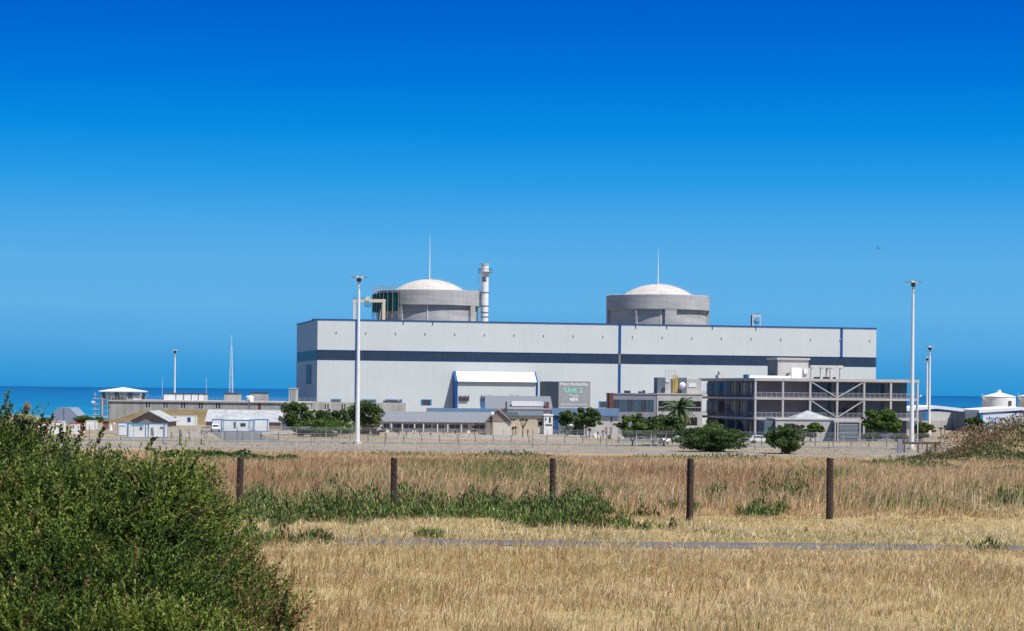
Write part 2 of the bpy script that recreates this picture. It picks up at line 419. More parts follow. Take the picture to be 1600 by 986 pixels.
def sea():
    o = MB()
    o.add([(-60000,930,0),(60000,930,0),(60000,90000,0),(-60000,90000,0)], [(0,1,2,3)])
    m = bpy.data.materials.new('sea_water'); m.use_nodes = True
    n, l = m.node_tree.nodes, m.node_tree.links; b = n['Principled BSDF']
    b.inputs['Roughness'].default_value = 0.35; b.inputs['Specular IOR Level'].default_value = 0.12
    t = n.new('ShaderNodeTexCoord'); s = n.new('ShaderNodeSeparateXYZ'); l.new(t.outputs['Object'], s.inputs[0])
    nz = n.new('ShaderNodeTexNoise'); nz.inputs['Scale'].default_value = 0.004; nz.inputs['Detail'].default_value = 8
    mpn = n.new('ShaderNodeMapping'); mpn.inputs['Scale'].default_value = (0.25, 1, 1); l.new(t.outputs['Object'], mpn.inputs[0]); l.new(mpn.outputs[0], nz.inputs['Vector'])
    # depth of the water off the beach: shallow turquoise, deep blue
    lg = n.new('ShaderNodeMath'); lg.operation='LOGARITHM'; lg.inputs[1].default_value = 10; l.new(s.outputs['Y'], lg.inputs[0])
    ad = n.new('ShaderNodeMath'); ad.operation='MULTIPLY_ADD'; ad.inputs[1].default_value = 0.25; l.new(nz.outputs[0], ad.inputs[0]); l.new(lg.outputs[0], ad.inputs[2])
    mr = n.new('ShaderNodeMapRange'); mr.inputs[1].default_value = 3.1; mr.inputs[2].default_value = 4.3; l.new(ad.outputs[0], mr.inputs[0])
    r = n.new('ShaderNodeValToRGB'); e = r.color_ramp.elements
    e[0].position = 0; e[0].color = (0.008, 0.20, 0.34, 1)
    e[1].position = 1; e[1].color = (0.002, 0.08, 0.215, 1)
    x = e.new(0.3); x.color = (0.003, 0.135, 0.30, 1)
    x = e.new(0.65); x.color = (0.002, 0.105, 0.27, 1)
    l.new(mr.outputs[0], r.inputs[0]); l.new(r.outputs[0], b.inputs['Base Color'])
    n2 = n.new('ShaderNodeTexNoise'); n2.inputs['Scale'].default_value = 0.05; n2.inputs['Detail'].default_value = 6; l.new(t.outputs['Object'], n2.inputs['Vector'])
    bp = n.new('ShaderNodeBump'); bp.inputs['Strength'].default_value = 0.5; bp.inputs['Distance'].default_value = 1.0
    l.new(n2.outputs[0], bp.inputs['Height']); l.new(bp.outputs[0], b.inputs['Normal'])
    tag(o.build('sea', m), kind='structure')
    # surf at the beach
    s_ = MB()
    for k, (y0, w) in enumerate(((958, 7), (972, 3), (990, 2.2), (1012, 1.6))):
        N = 160; vs = []; fs = []
        for i in range(N+1):
            xx = -330+i*3.4
            yy = y0+6*math.sin(xx*0.03+k)+3*math.sin(xx*0.11+2*k); ww = w*(0.55+0.45*math.sin(xx*0.07+1.7*k))
            vs += [(xx, yy, 0.03), (xx, yy+ww, 0.03)]
        for i in range(N): fs.append((2*i, 2*i+2, 2*i+3, 2*i+1))
        s_.add(vs, fs)
    tag(s_.build('surf', mat('foam', (0.82,0.84,0.84), 0.8, 0.04, 0.5)), kind='structure')
sea()

# ------------------------------------------------------------------ roads and paved surfaces
def sheet(name, pts, m, z=0.004):
    o = MB(); o.add([(x, y, GZ+z) for x, y in pts], [tuple(range(len(pts)))])
    return tag(o.build(name, m), kind='structure')
sheet('patrol_road', [(-260,405),(-260,417),(260,417),(260,405)], M['asphalt'], 0.012)
sheet('gravel_strip', [(-260,366),(-260,383),(260,383),(260,366)], mat('grey_gravel', (0.23,0.215,0.215), 0.95, 0.25, 0.4, stretch=(0.3,1.5,1), detail=9), 0.012)
kb = MB(); kb.box(-260,260,417.1,417.5,GZ,GZ+0.15); kb.box(-260,260,404.5,404.8,GZ,GZ+0.12)
tag(kb.build('kerb', M['conc2']), kind='structure')
def gp(px, py): d = dg(px, py); return (X(px, d), d)
sheet('yard', [gp(312,676),gp(330,676),gp(352,690),gp(470,692),gp(425,685),gp(402,676.5),gp(430,673),gp(318,672)], M['asphalt'], 0.020)
sheet('yard_apron', [gp(240,680),gp(240,668),gp(600,669),gp(600,676),gp(430,678),gp(300,683)], M['pale'], 0.008)
sheet('garden_gravel', [gp(610,683),gp(600,676),gp(770,679),gp(960,674),gp(1000,684),gp(820,688),gp(640,685)], M['pale'], 0.010)
sheet('car_park', [gp(960,691),gp(980,676),gp(1180,676),gp(1440,684),gp(1440,691)], M['asphalt'], 0.016)

# path across the field
def field_path():
    vs = []; fs = []; N = 300
    for i in range(N+1):
        x = -3.4+i*0.06
        e0 = 40.95+0.16*float(fbm(x, 3.0, 0.8, 44))+0.05*math.sin(x*1.1); e1 = 42.45+0.30*float(fbm(x, 9.0, 0.9, 45))
        vs += [(x,e0,FZ+0.012),(x,e1,FZ+0.012)]
    for i in range(N): fs.append((2*i,2*i+2,2*i+3,2*i+1))
    o = MB(); o.add(vs, fs)
    tag(o.build('path', mat('worn_grey_path', (0.13,0.125,0.135), 0.95, 0.35, 3, detail=10, bump=0.4, bscale=40, stretch=(1,3,1))), kind='structure')
field_path()

# ------------------------------------------------------------------ turbine hall
TH = R(11.5)
def hall():
    t = thing('turbine_hall', 'long pale turbine hall with a navy window band and blue roof edge', 'building', (-60, 700, GZ), TH)
    L, D, H = 181.3, 60.0, 31.0
    ct, st = math.cos(TH), math.sin(TH)
    def u(px):
        k = (px-800)/FPX; return (k*700+60)/(ct-k*st)
    def zl(px, py):   # height on the facade seen at that pixel
        uu = u(px); d = 700+uu*st; return at(px, py, d).z-GZ
    z1, z2 = 18.6, 21.8
    B(0,L,0,0.5,0,z1).build('front_wall', M['clad'], t)
    B(0,L,0,0.5,z2,H).build('front_wall', M['clad'], t)
    bw = B(0.12,L-0.02,0.06,0.46,z1,z2).build('window_band', M['navy'], t)
    mul = MB()
    k = 0.0
    while k < L:
        mul.box(k+0.2, k+0.27, -0.02, 0.06, z1+0.02, z2-0.02); k += 1.85
    mul.box(0.2,L-0.2,-0.019,0.059,z1+0.021,z1+0.14); mul.box(0.2,L-0.2,-0.019,0.059,z2-0.14,z2-0.021)
    mul.build('mullion_grid', M['blue'], bw)
    B(0,0.5,0.5,D,0,z1).build('end_wall', M['clad_shade'], t)
    B(0,0.5,0.5,D,z2,H).build('end_wall', M['clad_shade'], t)
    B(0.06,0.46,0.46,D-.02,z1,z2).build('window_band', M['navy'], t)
    B(L-0.5,L,0.5,D,0,H).build('end_wall', M['clad_shade'], t)
    B(0.5,L-0.5,D-0.5,D,0,H).build('rear_wall', M['clad'], t)
    B(0.45,L-0.45,0.45,D-0.45,H-0.6,H-0.2).build('roof', M['concl'], t)
    tr = MB(); tr.box(-0.15,L+0.15,-0.15,0.6,H,H+0.35); tr.box(-0.15,0.6,0.6,D,H,H+0.35); tr.box(L-0.6,L+0.15,0.6,D,H,H+0.35)
    tr.build('roof_edge', M['blue'], t)
    for px, a, b_ in ((556.5,0,z1),(556.5,z2,H),(967.5,0,z1),(967.5,z2,H),(1314,z2,H)):
        uu = u(px); B(uu-0.42,uu+0.42,-0.1,0,a,b_).build('expansion_strip', M['blue'], t)
    dp = u(967.5); B(dp-0.3,dp+0.3,-0.06,0.06,z1,z2).build('expansion_strip', M['brown'], t)
    # louvred openings low on the wall
    for a, b_, ya, yb in ((517,533,623.5,628),(564,588,624,628),(602,622,624,628),(624,628.5,624,632),(658,674.5,624,632.5),(936,950,627,636)):
        za, zb = zl(a,yb), zl(a,ya)
        w = B(u(a),u(b_),-0.12,0,za,zb).build('louvre', M['blue2'], t)
        B(u(a)+0.5,u(b_)-0.5,-0.2,-0.12,za+0.2,zb-0.2).build('pane', M['dark'], w)
    # small lamps under the roof edge and rain outlets
    for px in np.arange(525, 1360, 46.3):
        uu = u(px); z = H-3.4
        q = MB(); q.box(uu-0.08,uu+0.08,-0.2,0,z,z+0.1); q.box(uu-0.15,uu+0.15,-0.3,-0.05,z-0.4,z)
        q.build('wall_lamp', M['steel'], t)
    for px in (629,675,992,1041,1112,1180):
        uu = u(px); B(uu-0.12,uu+0.12,-0.1,0,H-1.1,H-0.02).build('rain_outlet', M['dark'], t)
    # door high in the end wall and parapet box
    d_ = B(-0.12,0,16,30,11.2,17.4).build('loading_door', M['blue'], t)
    B(-0.16,-0.12,17,29,11.6,17.0).build('panel', M['navy'], d_)
    B(1.5,2.7,26,29,H+0.35,H+1.1).build('vent', M['dark'], t)
    # handrail on the roof edge towards the right-hand end
    # lean-to loading hall on the facade
    a = thing('loading_hall', 'lean-to hall with bright white sloping roof and blue ends on the turbine hall wall', 'building', (-60, 700, GZ), TH)
    x0, x1 = u(712), u(834); zt, ze = zl(712,581.5), zl(712,597); y0 = -3.6
    p = MB(); p.prism([(y0,0),(-0.15,0),(-0.15,ze+0.0),(y0,ze)], 'x', x0, x1); p.build('wall', M['clad'], a)
    p = MB(); p.prism([(y0-0.35,ze+0.002),(-0.15,zt),(-0.15,zt+0.25),(y0-0.35,ze+0.25)], 'x', x0-0.05, x1+0.05); p.build('roof', M['whiteroof'], a)
    for xa, xb in ((x0-0.9,x0-0.06),(x1+0.06,x1+0.5)):
        p = MB(); p.prism([(y0-0.3,0),(-0.15,0),(-0.15,zt+0.4),(y0-0.3,ze+0.35)], 'x', xa, xb); p.build('end_panel', M['blue'], a)
    gt = B(x0,x1,y0-0.5,y0-0.36,ze-0.15,ze+0.22); gt.build('gutter', M['slate'], a)
    for k, (xa, xb, ya, yb) in enumerate(((713,730,619,626),(748,764,619,633),(790,808,619,628))):
        w = B(u(xa),u(xb),y0-0.1,y0,zl(xa,yb),zl(xa,ya)).build('vent_opening', M['blue2'], a)
        q = MB()
        r2 = random.Random(k)
        wx = u(xb)-u(xa)
        for j in range(9):
            xx = u(xa)+wx*(0.12+0.76*j/8.0)
            q.tube((xx, y0-0.5, zl(xa,yb)+0.2), (xx+r2.uniform(-.4,.4), y0-0.45, zl(xa,ya)+r2.uniform(-0.3,0.5)), 0.11)
        q.box(u(xa)+0.4,u(xb)-0.4,y0-0.35,y0-0.1,zl(xa,yb)+0.1,zl(xa,yb)+0.5)
        q.build('pipework', M['rust'], w)
hall()

# ------------------------------------------------------------------ containments
RY = 850.0
def containment(px, label, scaffold):
    x = X(px, RY); Rr = 19.2
    t = thing('reactor_building', label, 'reactor building', (x, RY, GZ))
    zb = at(px, 455.5 if scaffold else 463.0, RY).z-GZ; zbb = at(px, 478.7 if scaffold else 485.5, RY).z-GZ
    dz = at(px, 436.5 if scaffold else 444.0, RY).z-GZ
    MB().lathe([(Rr-1.0,0),(Rr-1.0,zbb)], n=96).build('cylinder_wall', M['conc'], t, smooth=True)
    MB().lathe([(Rr-1.0,zbb),(Rr+0.05,zbb),(Rr+0.05,zb-0.1),(Rr-0.1,zb),(13.0,zb)], n=96).build('ring_beam', M['conc'], t)
    for a0, hw_ in (((-30, 5), (-125, 6), (180, 14)) if scaffold else ((-79, 6.5), (2, 6), (181, 9), (-118, 1.2), (90, 6))):
        a0 = R(a0)
        q = MB(); k_ = 8; vs = []
        for i in range(k_+1):
            a = a0-R(hw_)+2*R(hw_)*i/k_; vs += [((Rr-1.3)*math.cos(a),(Rr-1.3)*math.sin(a)), ((Rr-0.02)*math.cos(a),(Rr-0.02)*math.sin(a))]
        q.prism([vs[2*i+1] for i in range(k_+1)]+[vs[2*i] for i in range(k_, -1, -1)], 'z', 0, zbb-0.01)
        q.build('buttress', M['conc'], t)
    # spherical cap
    rc, h = 14.3, dz-zb+0.6
    Rs = (rc*rc+h*h)/(2*h); pr = []
    amax = math.asin(rc/Rs)
    for i in range(19):
        a = amax*(1-i/18.0); pr.append((max(Rs*math.sin(a),0.01), dz-Rs+Rs*math.cos(a)))
    d_ = MB().lathe(pr, n=96).build('dome', M['dome'], t, smooth=True)
    c = MB().cyl((0,0),0.9,dz-0.1,dz+0.35,n=20); c.build('hatch', M['steel'], d_)
    rod = MB(); zt = at(px, 367 if scaffold else 389, RY).z-GZ
    rod.cyl((0,0),0.22,dz+0.35,dz+(zt-dz)*0.55,0.16,n=10); rod.cyl((0,0),0.14,dz+(zt-dz)*0.55,zt,0.05,n=10)
    rod.build('lightning_rod', M['mast'], t)
    # handrail on the ring beam
    hr = MB(); N = 72
    for i in range(N):
        a, b_ = 2*math.pi*i/N, 2*math.pi*(i+1)/N; rr = Rr-0.3
        p, q = (rr*math.cos(a), rr*math.sin(a)), (rr*math.cos(b_), rr*math.sin(b_))
        hr.tube((p[0],p[1],zb),(p[0],p[1],zb+1.1),0.035,n=4)
        if scaffold or True:
            hr.tube((p[0],p[1],zb+1.1),(q[0],q[1],zb+1.1),0.03,n=4)
    hr.build('handrail', M['steel'], t)
    # ladder on the dome towards the right
    ld = MB()
    for i in range(14):
        a = amax*(1-i/14.0); a2 = amax*(1-(i+1)/14.0)
        for s in (-0.3,0.3):
            ld.tube(((Rs+0.15)*math.sin(a), s-3, dz-Rs+(Rs+0.15)*math.cos(a)), ((Rs+0.15)*math.sin(a2), s-3, dz-Rs+(Rs+0.15)*math.cos(a2)), 0.06, n=4)
    ld.build('dome_ladder', M['beige'], t)
    # little anchor plates in the wall
    def plate(deg, z, m, s=0.32):
        a = R(deg); rr = Rr-1.2; cx, cy = rr*math.cos(a), rr*math.sin(a)
        q = MB(); nx, ny = math.cos(a), math.sin(a); tx, ty = -ny, nx
        vs = []
        for dd in (0, 0.12):
            for e, f in ((-s,-s),(s,-s),(s,s),(-s,s)): vs.append((cx+tx*e+nx*dd, cy+ty*e+ny*dd, z+f))
        q.add(vs, [(0,1,2,3),(4,5,6,7),(0,1,5,4),(1,2,6,5),(2,3,7,6),(3,0,4,7)]); q.build('anchor_plate', m, t)
    for deg, dz_ in ((-98,2.0),(-95,3.4),(-93,2.6),(-89,3.3),(-68,2.0),(-68,3.4),(-63,3.5),(-60,2.8),(-63,1.9)):
        plate(deg+(0 if scaffold else 17), zbb-dz_-0.8, M['white'] if scaffold else M['concl'], 0.3 if scaffold else 0.22)
    plate(-94, zbb-5.2, M['dark'], 0.5)
    # pipe up the wall
    MB().tube((Rr*math.cos(R(-90)), -Rr+0.9, zbb-6.5), (Rr*math.cos(R(-90)), -Rr+0.9, zbb+0.5), 0.18).build('drain_pipe', M['white'], t)
    return t, x, zb, zbb
tL, xL, zbL, zbbL = containment(669, 'left reactor containment with white dome and green netted scaffold at its side', True)
tR, xR, zbR, zbbR = containment(1026, 'right reactor containment, concrete drum with white dome and no scaffold', False)

# scaffold with green netting round the left end of the left containment
def scaffold_net():
    t = thing('scaffold', 'green netted scaffold wrapped round the left edge of the left reactor containment', 'scaffold', (xL, RY, GZ))
    Rr = 19.2; a0, a1 = R(-120), R(-215)
    def arc(r, z0, z1, n=14):
        return MB().lathe([(r-1.6,z0),(r,z0),(r,z1),(r-1.6,z1)], n=n, a0=a1, a1=a0)
    arc(Rr+2.0, zbbL-2.4, zbL-1.2).build('netting', M['net'], t)
    q = MB()
    for i in range(15):
        a = a0+(a1-a0)*i/14
        for r in (Rr+0.3, Rr+2.1):
            q.tube((r*math.cos(a), r*math.sin(a), zbbL-5), (r*math.cos(a), r*math.sin(a), zbL+1.6), 0.07, n=4)
        b_ = a0+(a1-a0)*(i+1)/14
        if i < 14:
            for z in (zbL-0.6, zbL+0.4, zbL+1.2, zbbL-3.3):
                q.tube(((Rr+2.1)*math.cos(a),(Rr+2.1)*math.sin(a),z), ((Rr+2.1)*math.cos(b_),(Rr+2.1)*math.sin(b_),z), 0.06, n=4)
    q.build('poles', M['steel'], t)
scaffold_net()

def stack():
    d = 846; x = X(755.5, d)
    t = thing('vent_stack', 'white ventilation chimney with platform and flag beside the left containment', 'chimney', (x, d, GZ))
    zt = at(755, 412, d).z-GZ; z0 = at(755, 503, d).z-GZ-12; r = W(5.9, d)
    MB().lathe([(r,z0),(r,zt-0.01)], n=32).build('flue', M['white'], t, smooth=True)
    MB().lathe([(r-0.25,zt-1.5),(r-0.25,zt+0.0),(r+0.12,zt),(r+0.12,zt-0.6)], n=32).build('rim', M['concl'], t)
    for py in (457, 478, 488, 495):
        z = at(755, py, d).z-GZ; MB().lathe([(r,z-0.12),(r+0.14,z-0.12),(r+0.14,z+0.12),(r,z+0.12)], n=32).build('band', M['slate'], t)
    zp = at(755, 425, d).z-GZ
    p = MB().lathe([(r,zp-0.9),(r+1.1,zp),(r+1.1,zp+0.15),(r,zp+0.15)], n=24).build('platform', M['steel'], t)
    q = MB()
    for i in range(16):
        a, b_ = 2*math.pi*i/16, 2*math.pi*(i+1)/16; rr = r+1.1
        q.tube((rr*math.cos(a),rr*math.sin(a),zp-0.6),(rr*math.cos(a),rr*math.sin(a),zp+1.3),0.05,n=4)
        for z in (zp+0.7,zp+1.3): q.tube((rr*math.cos(a),rr*math.sin(a),z),(rr*math.cos(b_),rr*math.sin(b_),z),0.05,n=4)
    q.build('railing', M['dark'], p)
    l_ = MB(); 
    for s in (-0.5,0.5): l_.tube((-r-0.9,s,z0),(-r-0.9,s,zp),0.07,n=4)
    z = z0
    while z < zp: l_.tube((-r-0.9,-0.5,z),(-r-0.9,0.5,z),0.05,n=4); l_.tube((-r-1.2,-0.5,z),(-r-0.9,0,z),0.05,n=4); z += 0.9
    l_.build('caged_ladder', M['steel'], t)
    # painted flag, bent round the flue
    zf0, zf1 = at(755, 440, d).z-GZ, at(755, 433.5, d).z-GZ
    a0, a1 = R(-128), R(-62); H = zf1-zf0
    def patch(name, f, m, off):
        N = 16; vs = []; fs = []
        for i in range(N+1):
            s = i/N; a = a0+(a1-a0)*s; lo, hi = f(s)
            vs += [((r+off)*math.cos(a),(r+off)*math.sin(a),zf0+H*lo),((r+off)*math.cos(a),(r+off)*math.sin(a),zf0+H*hi)]
        for i in range(N): fs.append((2*i,2*i+2,2*i+3,2*i+1))
        MB().add(vs, fs).build(name, m, fl)
    fl = MB().lathe([(r,zf0-0.03),(r+0.03,zf0-0.03),(r+0.03,zf1+0.03),(r,zf1+0.03)], n=16, a0=a0, a1=a1).build('flag', M['white'], t)
    patch('red_stripe', lambda s:(0.67 if s>0.35 else 0.5+0.5*(1-s/0.35) if s>0 else 1,1.0), mat('flag_red',(0.5,0.03,0.03),0.6,0.05,1), 0.05)
    patch('blue_stripe', lambda s:(0.0,0.33 if s>0.35 else 0.5*(s/0.35)), mat('flag_blue',(0.01,0.03,0.22),0.6,0.05,1), 0.05)
    patch('green_stripe', lambda s:(0.42,0.58) if s>0.4 else (0.5-0.42*(1-s/0.42),0.5+0.42*(1-s/0.42)), mat('flag_green',(0.0,0.16,0.08),0.6,0.05,1), 0.06)
    patch('black_wedge', lambda s:(0.5-0.33*max(0,1-s/0.3),0.5+0.33*max(0,1-s/0.3)), M['black'], 0.08)
stack()

def gantry():
    d = 760; t = thing('gantry_crane', 'beige portal crane frame on the hall roof left of the dome', 'crane', (X(575,d), d, GZ))
    def lx(px): return X(px,d)-X(575,d)
    def lz(py): return at(575,py,d).z-GZ
    zr = 30.4
    for px, w in ((552.2,1.9),(598,2.3)):
        B(lx(px-w),lx(px+w),0,1.0,zr,lz(472.5)).build('leg', M['beige'], t)
    B(lx(549.5),lx(566),0,1.1,lz(472.5),lz(468.3)).build('beam', M['beige'], t)
    B(lx(566),lx(600.5),0,1.1,lz(472.2),lz(467.3)).build('beam', M['beige'], t)
    h = MB(); h.box(lx(569),lx(576),-0.2,1.3,lz(470),lz(464.5)); h.box(lx(571),lx(575),0,1,lz(464.5),lz(463)); h.build('trolley', M['beige'], t)
    q = MB()
    for a, b_ in (((569,472),(569,479)),((577,472),(577,479)),((569,479),(577,479)),((573,472),(573,479))):
        q.tube((lx(a[0]),0.5,lz(a[1])),(lx(b_[0]),0.5,lz(b_[1])),0.14,n=5)
    for px in (550,553,556,560,564): q.tube((lx(px),0.5,lz(468.3)),(lx(px),0.5,lz(465)),0.06,n=4)
    q.tube((lx(550),0.5,lz(465)),(lx(569),0.5,lz(465)),0.06,n=4)
    q.build('catwalk', M['dark'], t)
    MB().tube((lx(595),0.5,lz(475)),(lx(590),0.5,zr),0.12).build('brace', M['beige'], t)
gantry()

def roof_frame():
    d = 765; t = thing('roof_vent_frame', 'small open concrete frame on the hall roof right of the right dome', 'roof vent', (X(1181,d), d, GZ))
    lx = lambda px: X(px,d)-X(1181,d); lz = lambda py: at(1181,py,d).z-GZ
    for px in (1174,1185.3): B(lx(px),lx(px+1.9),0,1.5,30.4,lz(495)).build('post', M['concl'], t)
    B(lx(1174),lx(1187.2),0,1.5,lz(495),lz(491.5)).build('cap', M['concl'], t)
    B(lx(1172.2),lx(1173.8),0.3,1.2,30.4,lz(492)).build('duct', M['dark'], t)
    c = MB(); c.sphere((lx(1180.5),0.8,lz(502.5)),0.8); c.build('fan', M['blue2'], t)
    MB().tube((lx(1175),.7,lz(491.5)),(lx(1187),.7,lz(490)),0.1).build('pipe', M['dark'], t)
roof_frame()

# ------------------------------------------------------------------ sign block
def text(body, size, x, z, m, parent, name, y=-0.03, bold=0.0, align='CENTER'):
    cu = bpy.data.curves.new(name,'FONT'); cu.body = body; cu.size = size; cu.align_x = align; cu.extrude = 0.02; cu.offset = bold
    o = bpy.data.objects.new('t', cu); C.objects.link(o)
    dgp = bpy.context.evaluated_depsgraph_get(); me = bpy.data.meshes.new_from_object(o.evaluated_get(dgp))
    C.objects.unlink(o); bpy.data.objects.remove(o)
    me.materials.clear(); me.materials.append(m)
    q = bpy.data.objects.new(name, me); C.objects.link(q); q.parent = parent; q.location = (x, y, z); q.rotation_euler = (R(90),0,0)
    return q
def sign_block():
    d = 640; x0 = X(872.5,d)
    t = thing('sign_block', 'grey block with the white and turquoise Plant Reliability Unit 2 lettering', 'sign', (x0, d, GZ), R(6))
    lz = lambda py: at(898,py,d).z-GZ
    w = W(49.5,d)
    B(0,w,0,14,0,lz(596.5)).build('wall', M['sign'], t)
    p = MB(); L = W(20,d)
    p.prism([(-L,3.0),(-0.01,0.002),(-0.01,14),(-L,14.5)], 'z', 0, lz(596.3)); p.build('side_wall', M['slate'], t)
    fr = MB(); fr.box(-0.05,w+0.12,-0.06,0.0,lz(596.5)+0.001,lz(595.8)); fr.box(w,w+0.12,-0.05,0.1,lz(636),lz(596.5)); fr.build('edge', M['concl'], t)
    cx = w/2-0.1
    text('Plant Reliability', 1.28, cx, lz(602.6), M['white'], t, 'lettering', bold=0.03)
    text('Unit 2', 2.05, cx-0.2, lz(613.6), M['teal'], t, 'lettering', bold=0.06)
    text('Record', 0.80, cx, lz(619.6), M['white'], t, 'lettering', bold=0.03)
    text('484', 1.6, cx, lz(627.2), M['white'], t, 'lettering', bold=0.06)
    text('Days continuous operation', 0.68, cx, lz(633.2), M['white'], t, 'lettering', bold=0.015)
    B(0.02,w-0.02,-0.25,-0.001,lz(640),lz(636.5)).build('ledge', M['concl'], t)
sign_block()

# ------------------------------------------------------------------ three-storey office block with open frame
def office():
    c0 = at(1179, 640, 502)
    t = thing('office_block', 'three-storey office block with open concrete frame, balconies and cross bracing', 'building', (c0.x, c0.y, GZ), R(15))
    Lx, Ly, H = 39.3, 36.7, 13.15
    nb = 6; cw = 0.44; bx = [i*(Lx-cw)/nb for i in range(nb+1)]
    for x in bx: B(x,x+cw,0,cw,0,H-0.62).build('column', M['frame'], t)
    ys = [i*(Ly-cw)/6 for i in range(1,7)]
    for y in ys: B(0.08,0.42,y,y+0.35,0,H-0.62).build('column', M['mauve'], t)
    for z0,z1 in ((3.95,4.45),(8.4,8.9)):
        B(-0.06,Lx+0.06,-0.06,Ly,z0,z1).build('floor_slab', M['frame'], t)
    B(-0.1,Lx+0.1,-0.1,Ly+0.1,H-0.62,H).build('roof_slab', M['frame'], t)
    # core: front wall recessed, with windows; side wall recessed
    rx, ry = 1.9, 2.6; ex = bx[6]-1.2
    for k,(z0,z1) in enumerate(((0,3.94),(4.46,8.39),(8.91,H-0.63))):
        core = B(rx,ex,ry,Ly-1.0,z0,z1).build('storey', M['browngrey'], t)
        for i in range(nb):
            if i < 2 and k > 0: continue
            a, b_ = bx[i]+cw+0.2+(rx if i==0 else 0), bx[i+1]-0.1
            if i == nb-1: b_ = ex-0.2
            if k == 0 and i in (0,): continue
            w = B(a,b_,ry-0.08,ry,z0+0.45,z1-0.35).build('window', M['glass2' if (i+k)%2 else 'glass'], core)
            q = MB()
            n_ = 4
            for j in range(1,n_): xx = a+(b_-a)*j/n_; q.box(xx-0.05,xx+0.05,ry-0.14,ry-0.08,z0+0.45,z1-0.35)
            q.build('glazing_bar', M['browngrey'], w)
        for i in range(1,6):                       # glazing along the shaded side
            a, b_ = ys[i-1]+0.5, ys[i]-0.1
            w = B(rx-0.08,rx,a,b_,z0+0.5,z1-0.4).build('window', M['glass2' if i%2 else 'glass'], core)
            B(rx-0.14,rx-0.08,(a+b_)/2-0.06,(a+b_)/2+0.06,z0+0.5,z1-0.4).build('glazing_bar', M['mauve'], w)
    # railings
    for z in (4.45,8.9):
        q = MB()
        for i in range(nb):
            a, b_ = bx[i]+cw, bx[i+1]
            for zz in (z+1.1, z+0.15): q.box(a,b_,0.16,0.22,zz-0.03,zz+0.03)
            n_ = 5
            for j in range(1,n_): xx=a+(b_-a)*j/n_; q.box(xx-0.03,xx+0.03,0.16,0.22,z,z+1.1)
            for j in range(1,40):
                xx=a+(b_-a)*j/40; q.box(xx-0.009,xx+0.009,0.18,0.2,z+0.15,z+1.07)
        q.build('railing', M['steel'], t)
        q = MB()
        for i in range(6):
            a, b_ = (cw if i==0 else ys[i-1]+0.35), ys[i]
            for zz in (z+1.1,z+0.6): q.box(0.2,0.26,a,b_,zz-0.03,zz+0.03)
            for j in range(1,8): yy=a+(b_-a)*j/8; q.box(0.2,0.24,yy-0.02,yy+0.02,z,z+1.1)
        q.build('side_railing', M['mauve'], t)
    # bracing in bays 3 and 4, upper two storeys
    for z0,z1 in ((4.5,8.35),(8.95,H-0.65)):
        for a, b_ in ((bx[2]+cw+0.1, bx[3]-0.1),(bx[4]-0.1, bx[3]+cw+0.1)):
            p, q_ = Vector((a,0.1,z1-0.1)), Vector((b_,0.1,z0+0.2))
            n_ = Vector((0,0,1)); e = 0.12
            MB().add([(p.x,0.0,p.z+e),(p.x,0.0,p.z-e),(q_.x,0.0,q_.z-e),(q_.x,0.0,q_.z+e),(p.x,0.22,p.z+e),(p.x,0.22,p.z-e),(q_.x,0.22,q_.z-e),(q_.x,0.22,q_.z+e)],
                     [(0,1,2,3),(4,5,6,7),(0,1,5,4),(1,2,6,5),(2,3,7,6),(3,0,4,7)]).build('brace', M['frame'], t)
    # roof: white edge strip, plant room, pergola
    B(0.6,10.5,5,6.5,H,H+0.6).build('roof_upstand', M['whiteroof'], t)
    B(0.3,0.9,5.5,8,H+0.01,H+0.8).build('roof_hatch', M['blue2'], t)
    q = MB(); q.box(1.0,2.6,26,28,H,H+0.8); q.box(1.4,2.2,26.3,27.6,H+0.8,H+1.6); q.build('vent_cowl', M['concl'], t)
    px0 = 1.5
    s = thing('roof_plant_room', 'pale box plant room standing on the office block roof', 'plant room', (c0.x, c0.y, GZ), R(15))
    y0 = 12
    B(10.2,17.6,y0,y0+6,H,H+4.3).build('wall', M['concl'], s)
    B(9.8,17.9,y0-0.3,y0+6.3,H+4.3,H+4.75).build('roof', M['frame'], s)
    B(10.02,10.2,y0,y0+6,H,H+4.29).build('side_panel', M['slate'], s)
    B(13.4,15.9,y0-0.15,y0,H+0.1,H+2.5).build('door', M['white'], s)
    v = MB(); v.tube((12.3,y0-0.6,H),(12.3,y0-0.6,H+1.2),0.3,n=10); v.tube((11.7,y0-0.6,H+0.6),(12.9,y0-0.6,H+1.3),0.14); v.build('vent_pipe', M['dark'], s)
    B(16.4,17.2,y0-0.4,y0,H+1.2,H+2.2).build('switch_box', M['white'], s)
    g = thing('roof_pergola', 'open grey beam frame on the office roof beside the plant room', 'frame', (c0.x, c0.y, GZ), R(15))
    for x, yy in ((18.3,y0),(20.6,y0),(23.0,y0),(25.4,y0),(18.3,y0+8),(25.4,y0+8)): B(x,x+0.55,yy,yy+0.55,H,H+2.6).build('post', M['concl'], g)
    b_ = MB(); b_.box(18.1,26.1,y0-0.1,y0+0.6,H+2.601,H+3.15); b_.box(18.1,26.1,y0+7.9,y0+8.6,H+2.601,H+3.15)
    b_.build('beam', M['concl'], g)
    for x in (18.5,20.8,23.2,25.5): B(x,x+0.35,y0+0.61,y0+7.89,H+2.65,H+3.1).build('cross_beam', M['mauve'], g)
    B(20,25,y0+1.5,y0+3,H,H+0.5).build('cable_tray', M['dark'], g)
    u_ = MB(); u_.sphere((Lx+0.6,0.2,9.5),0.25); u_.tube((Lx,0.25,9.3),(Lx+0.6,0.2,9.5),0.05); u_.build('wall_lamp', M['white'], t)
office()

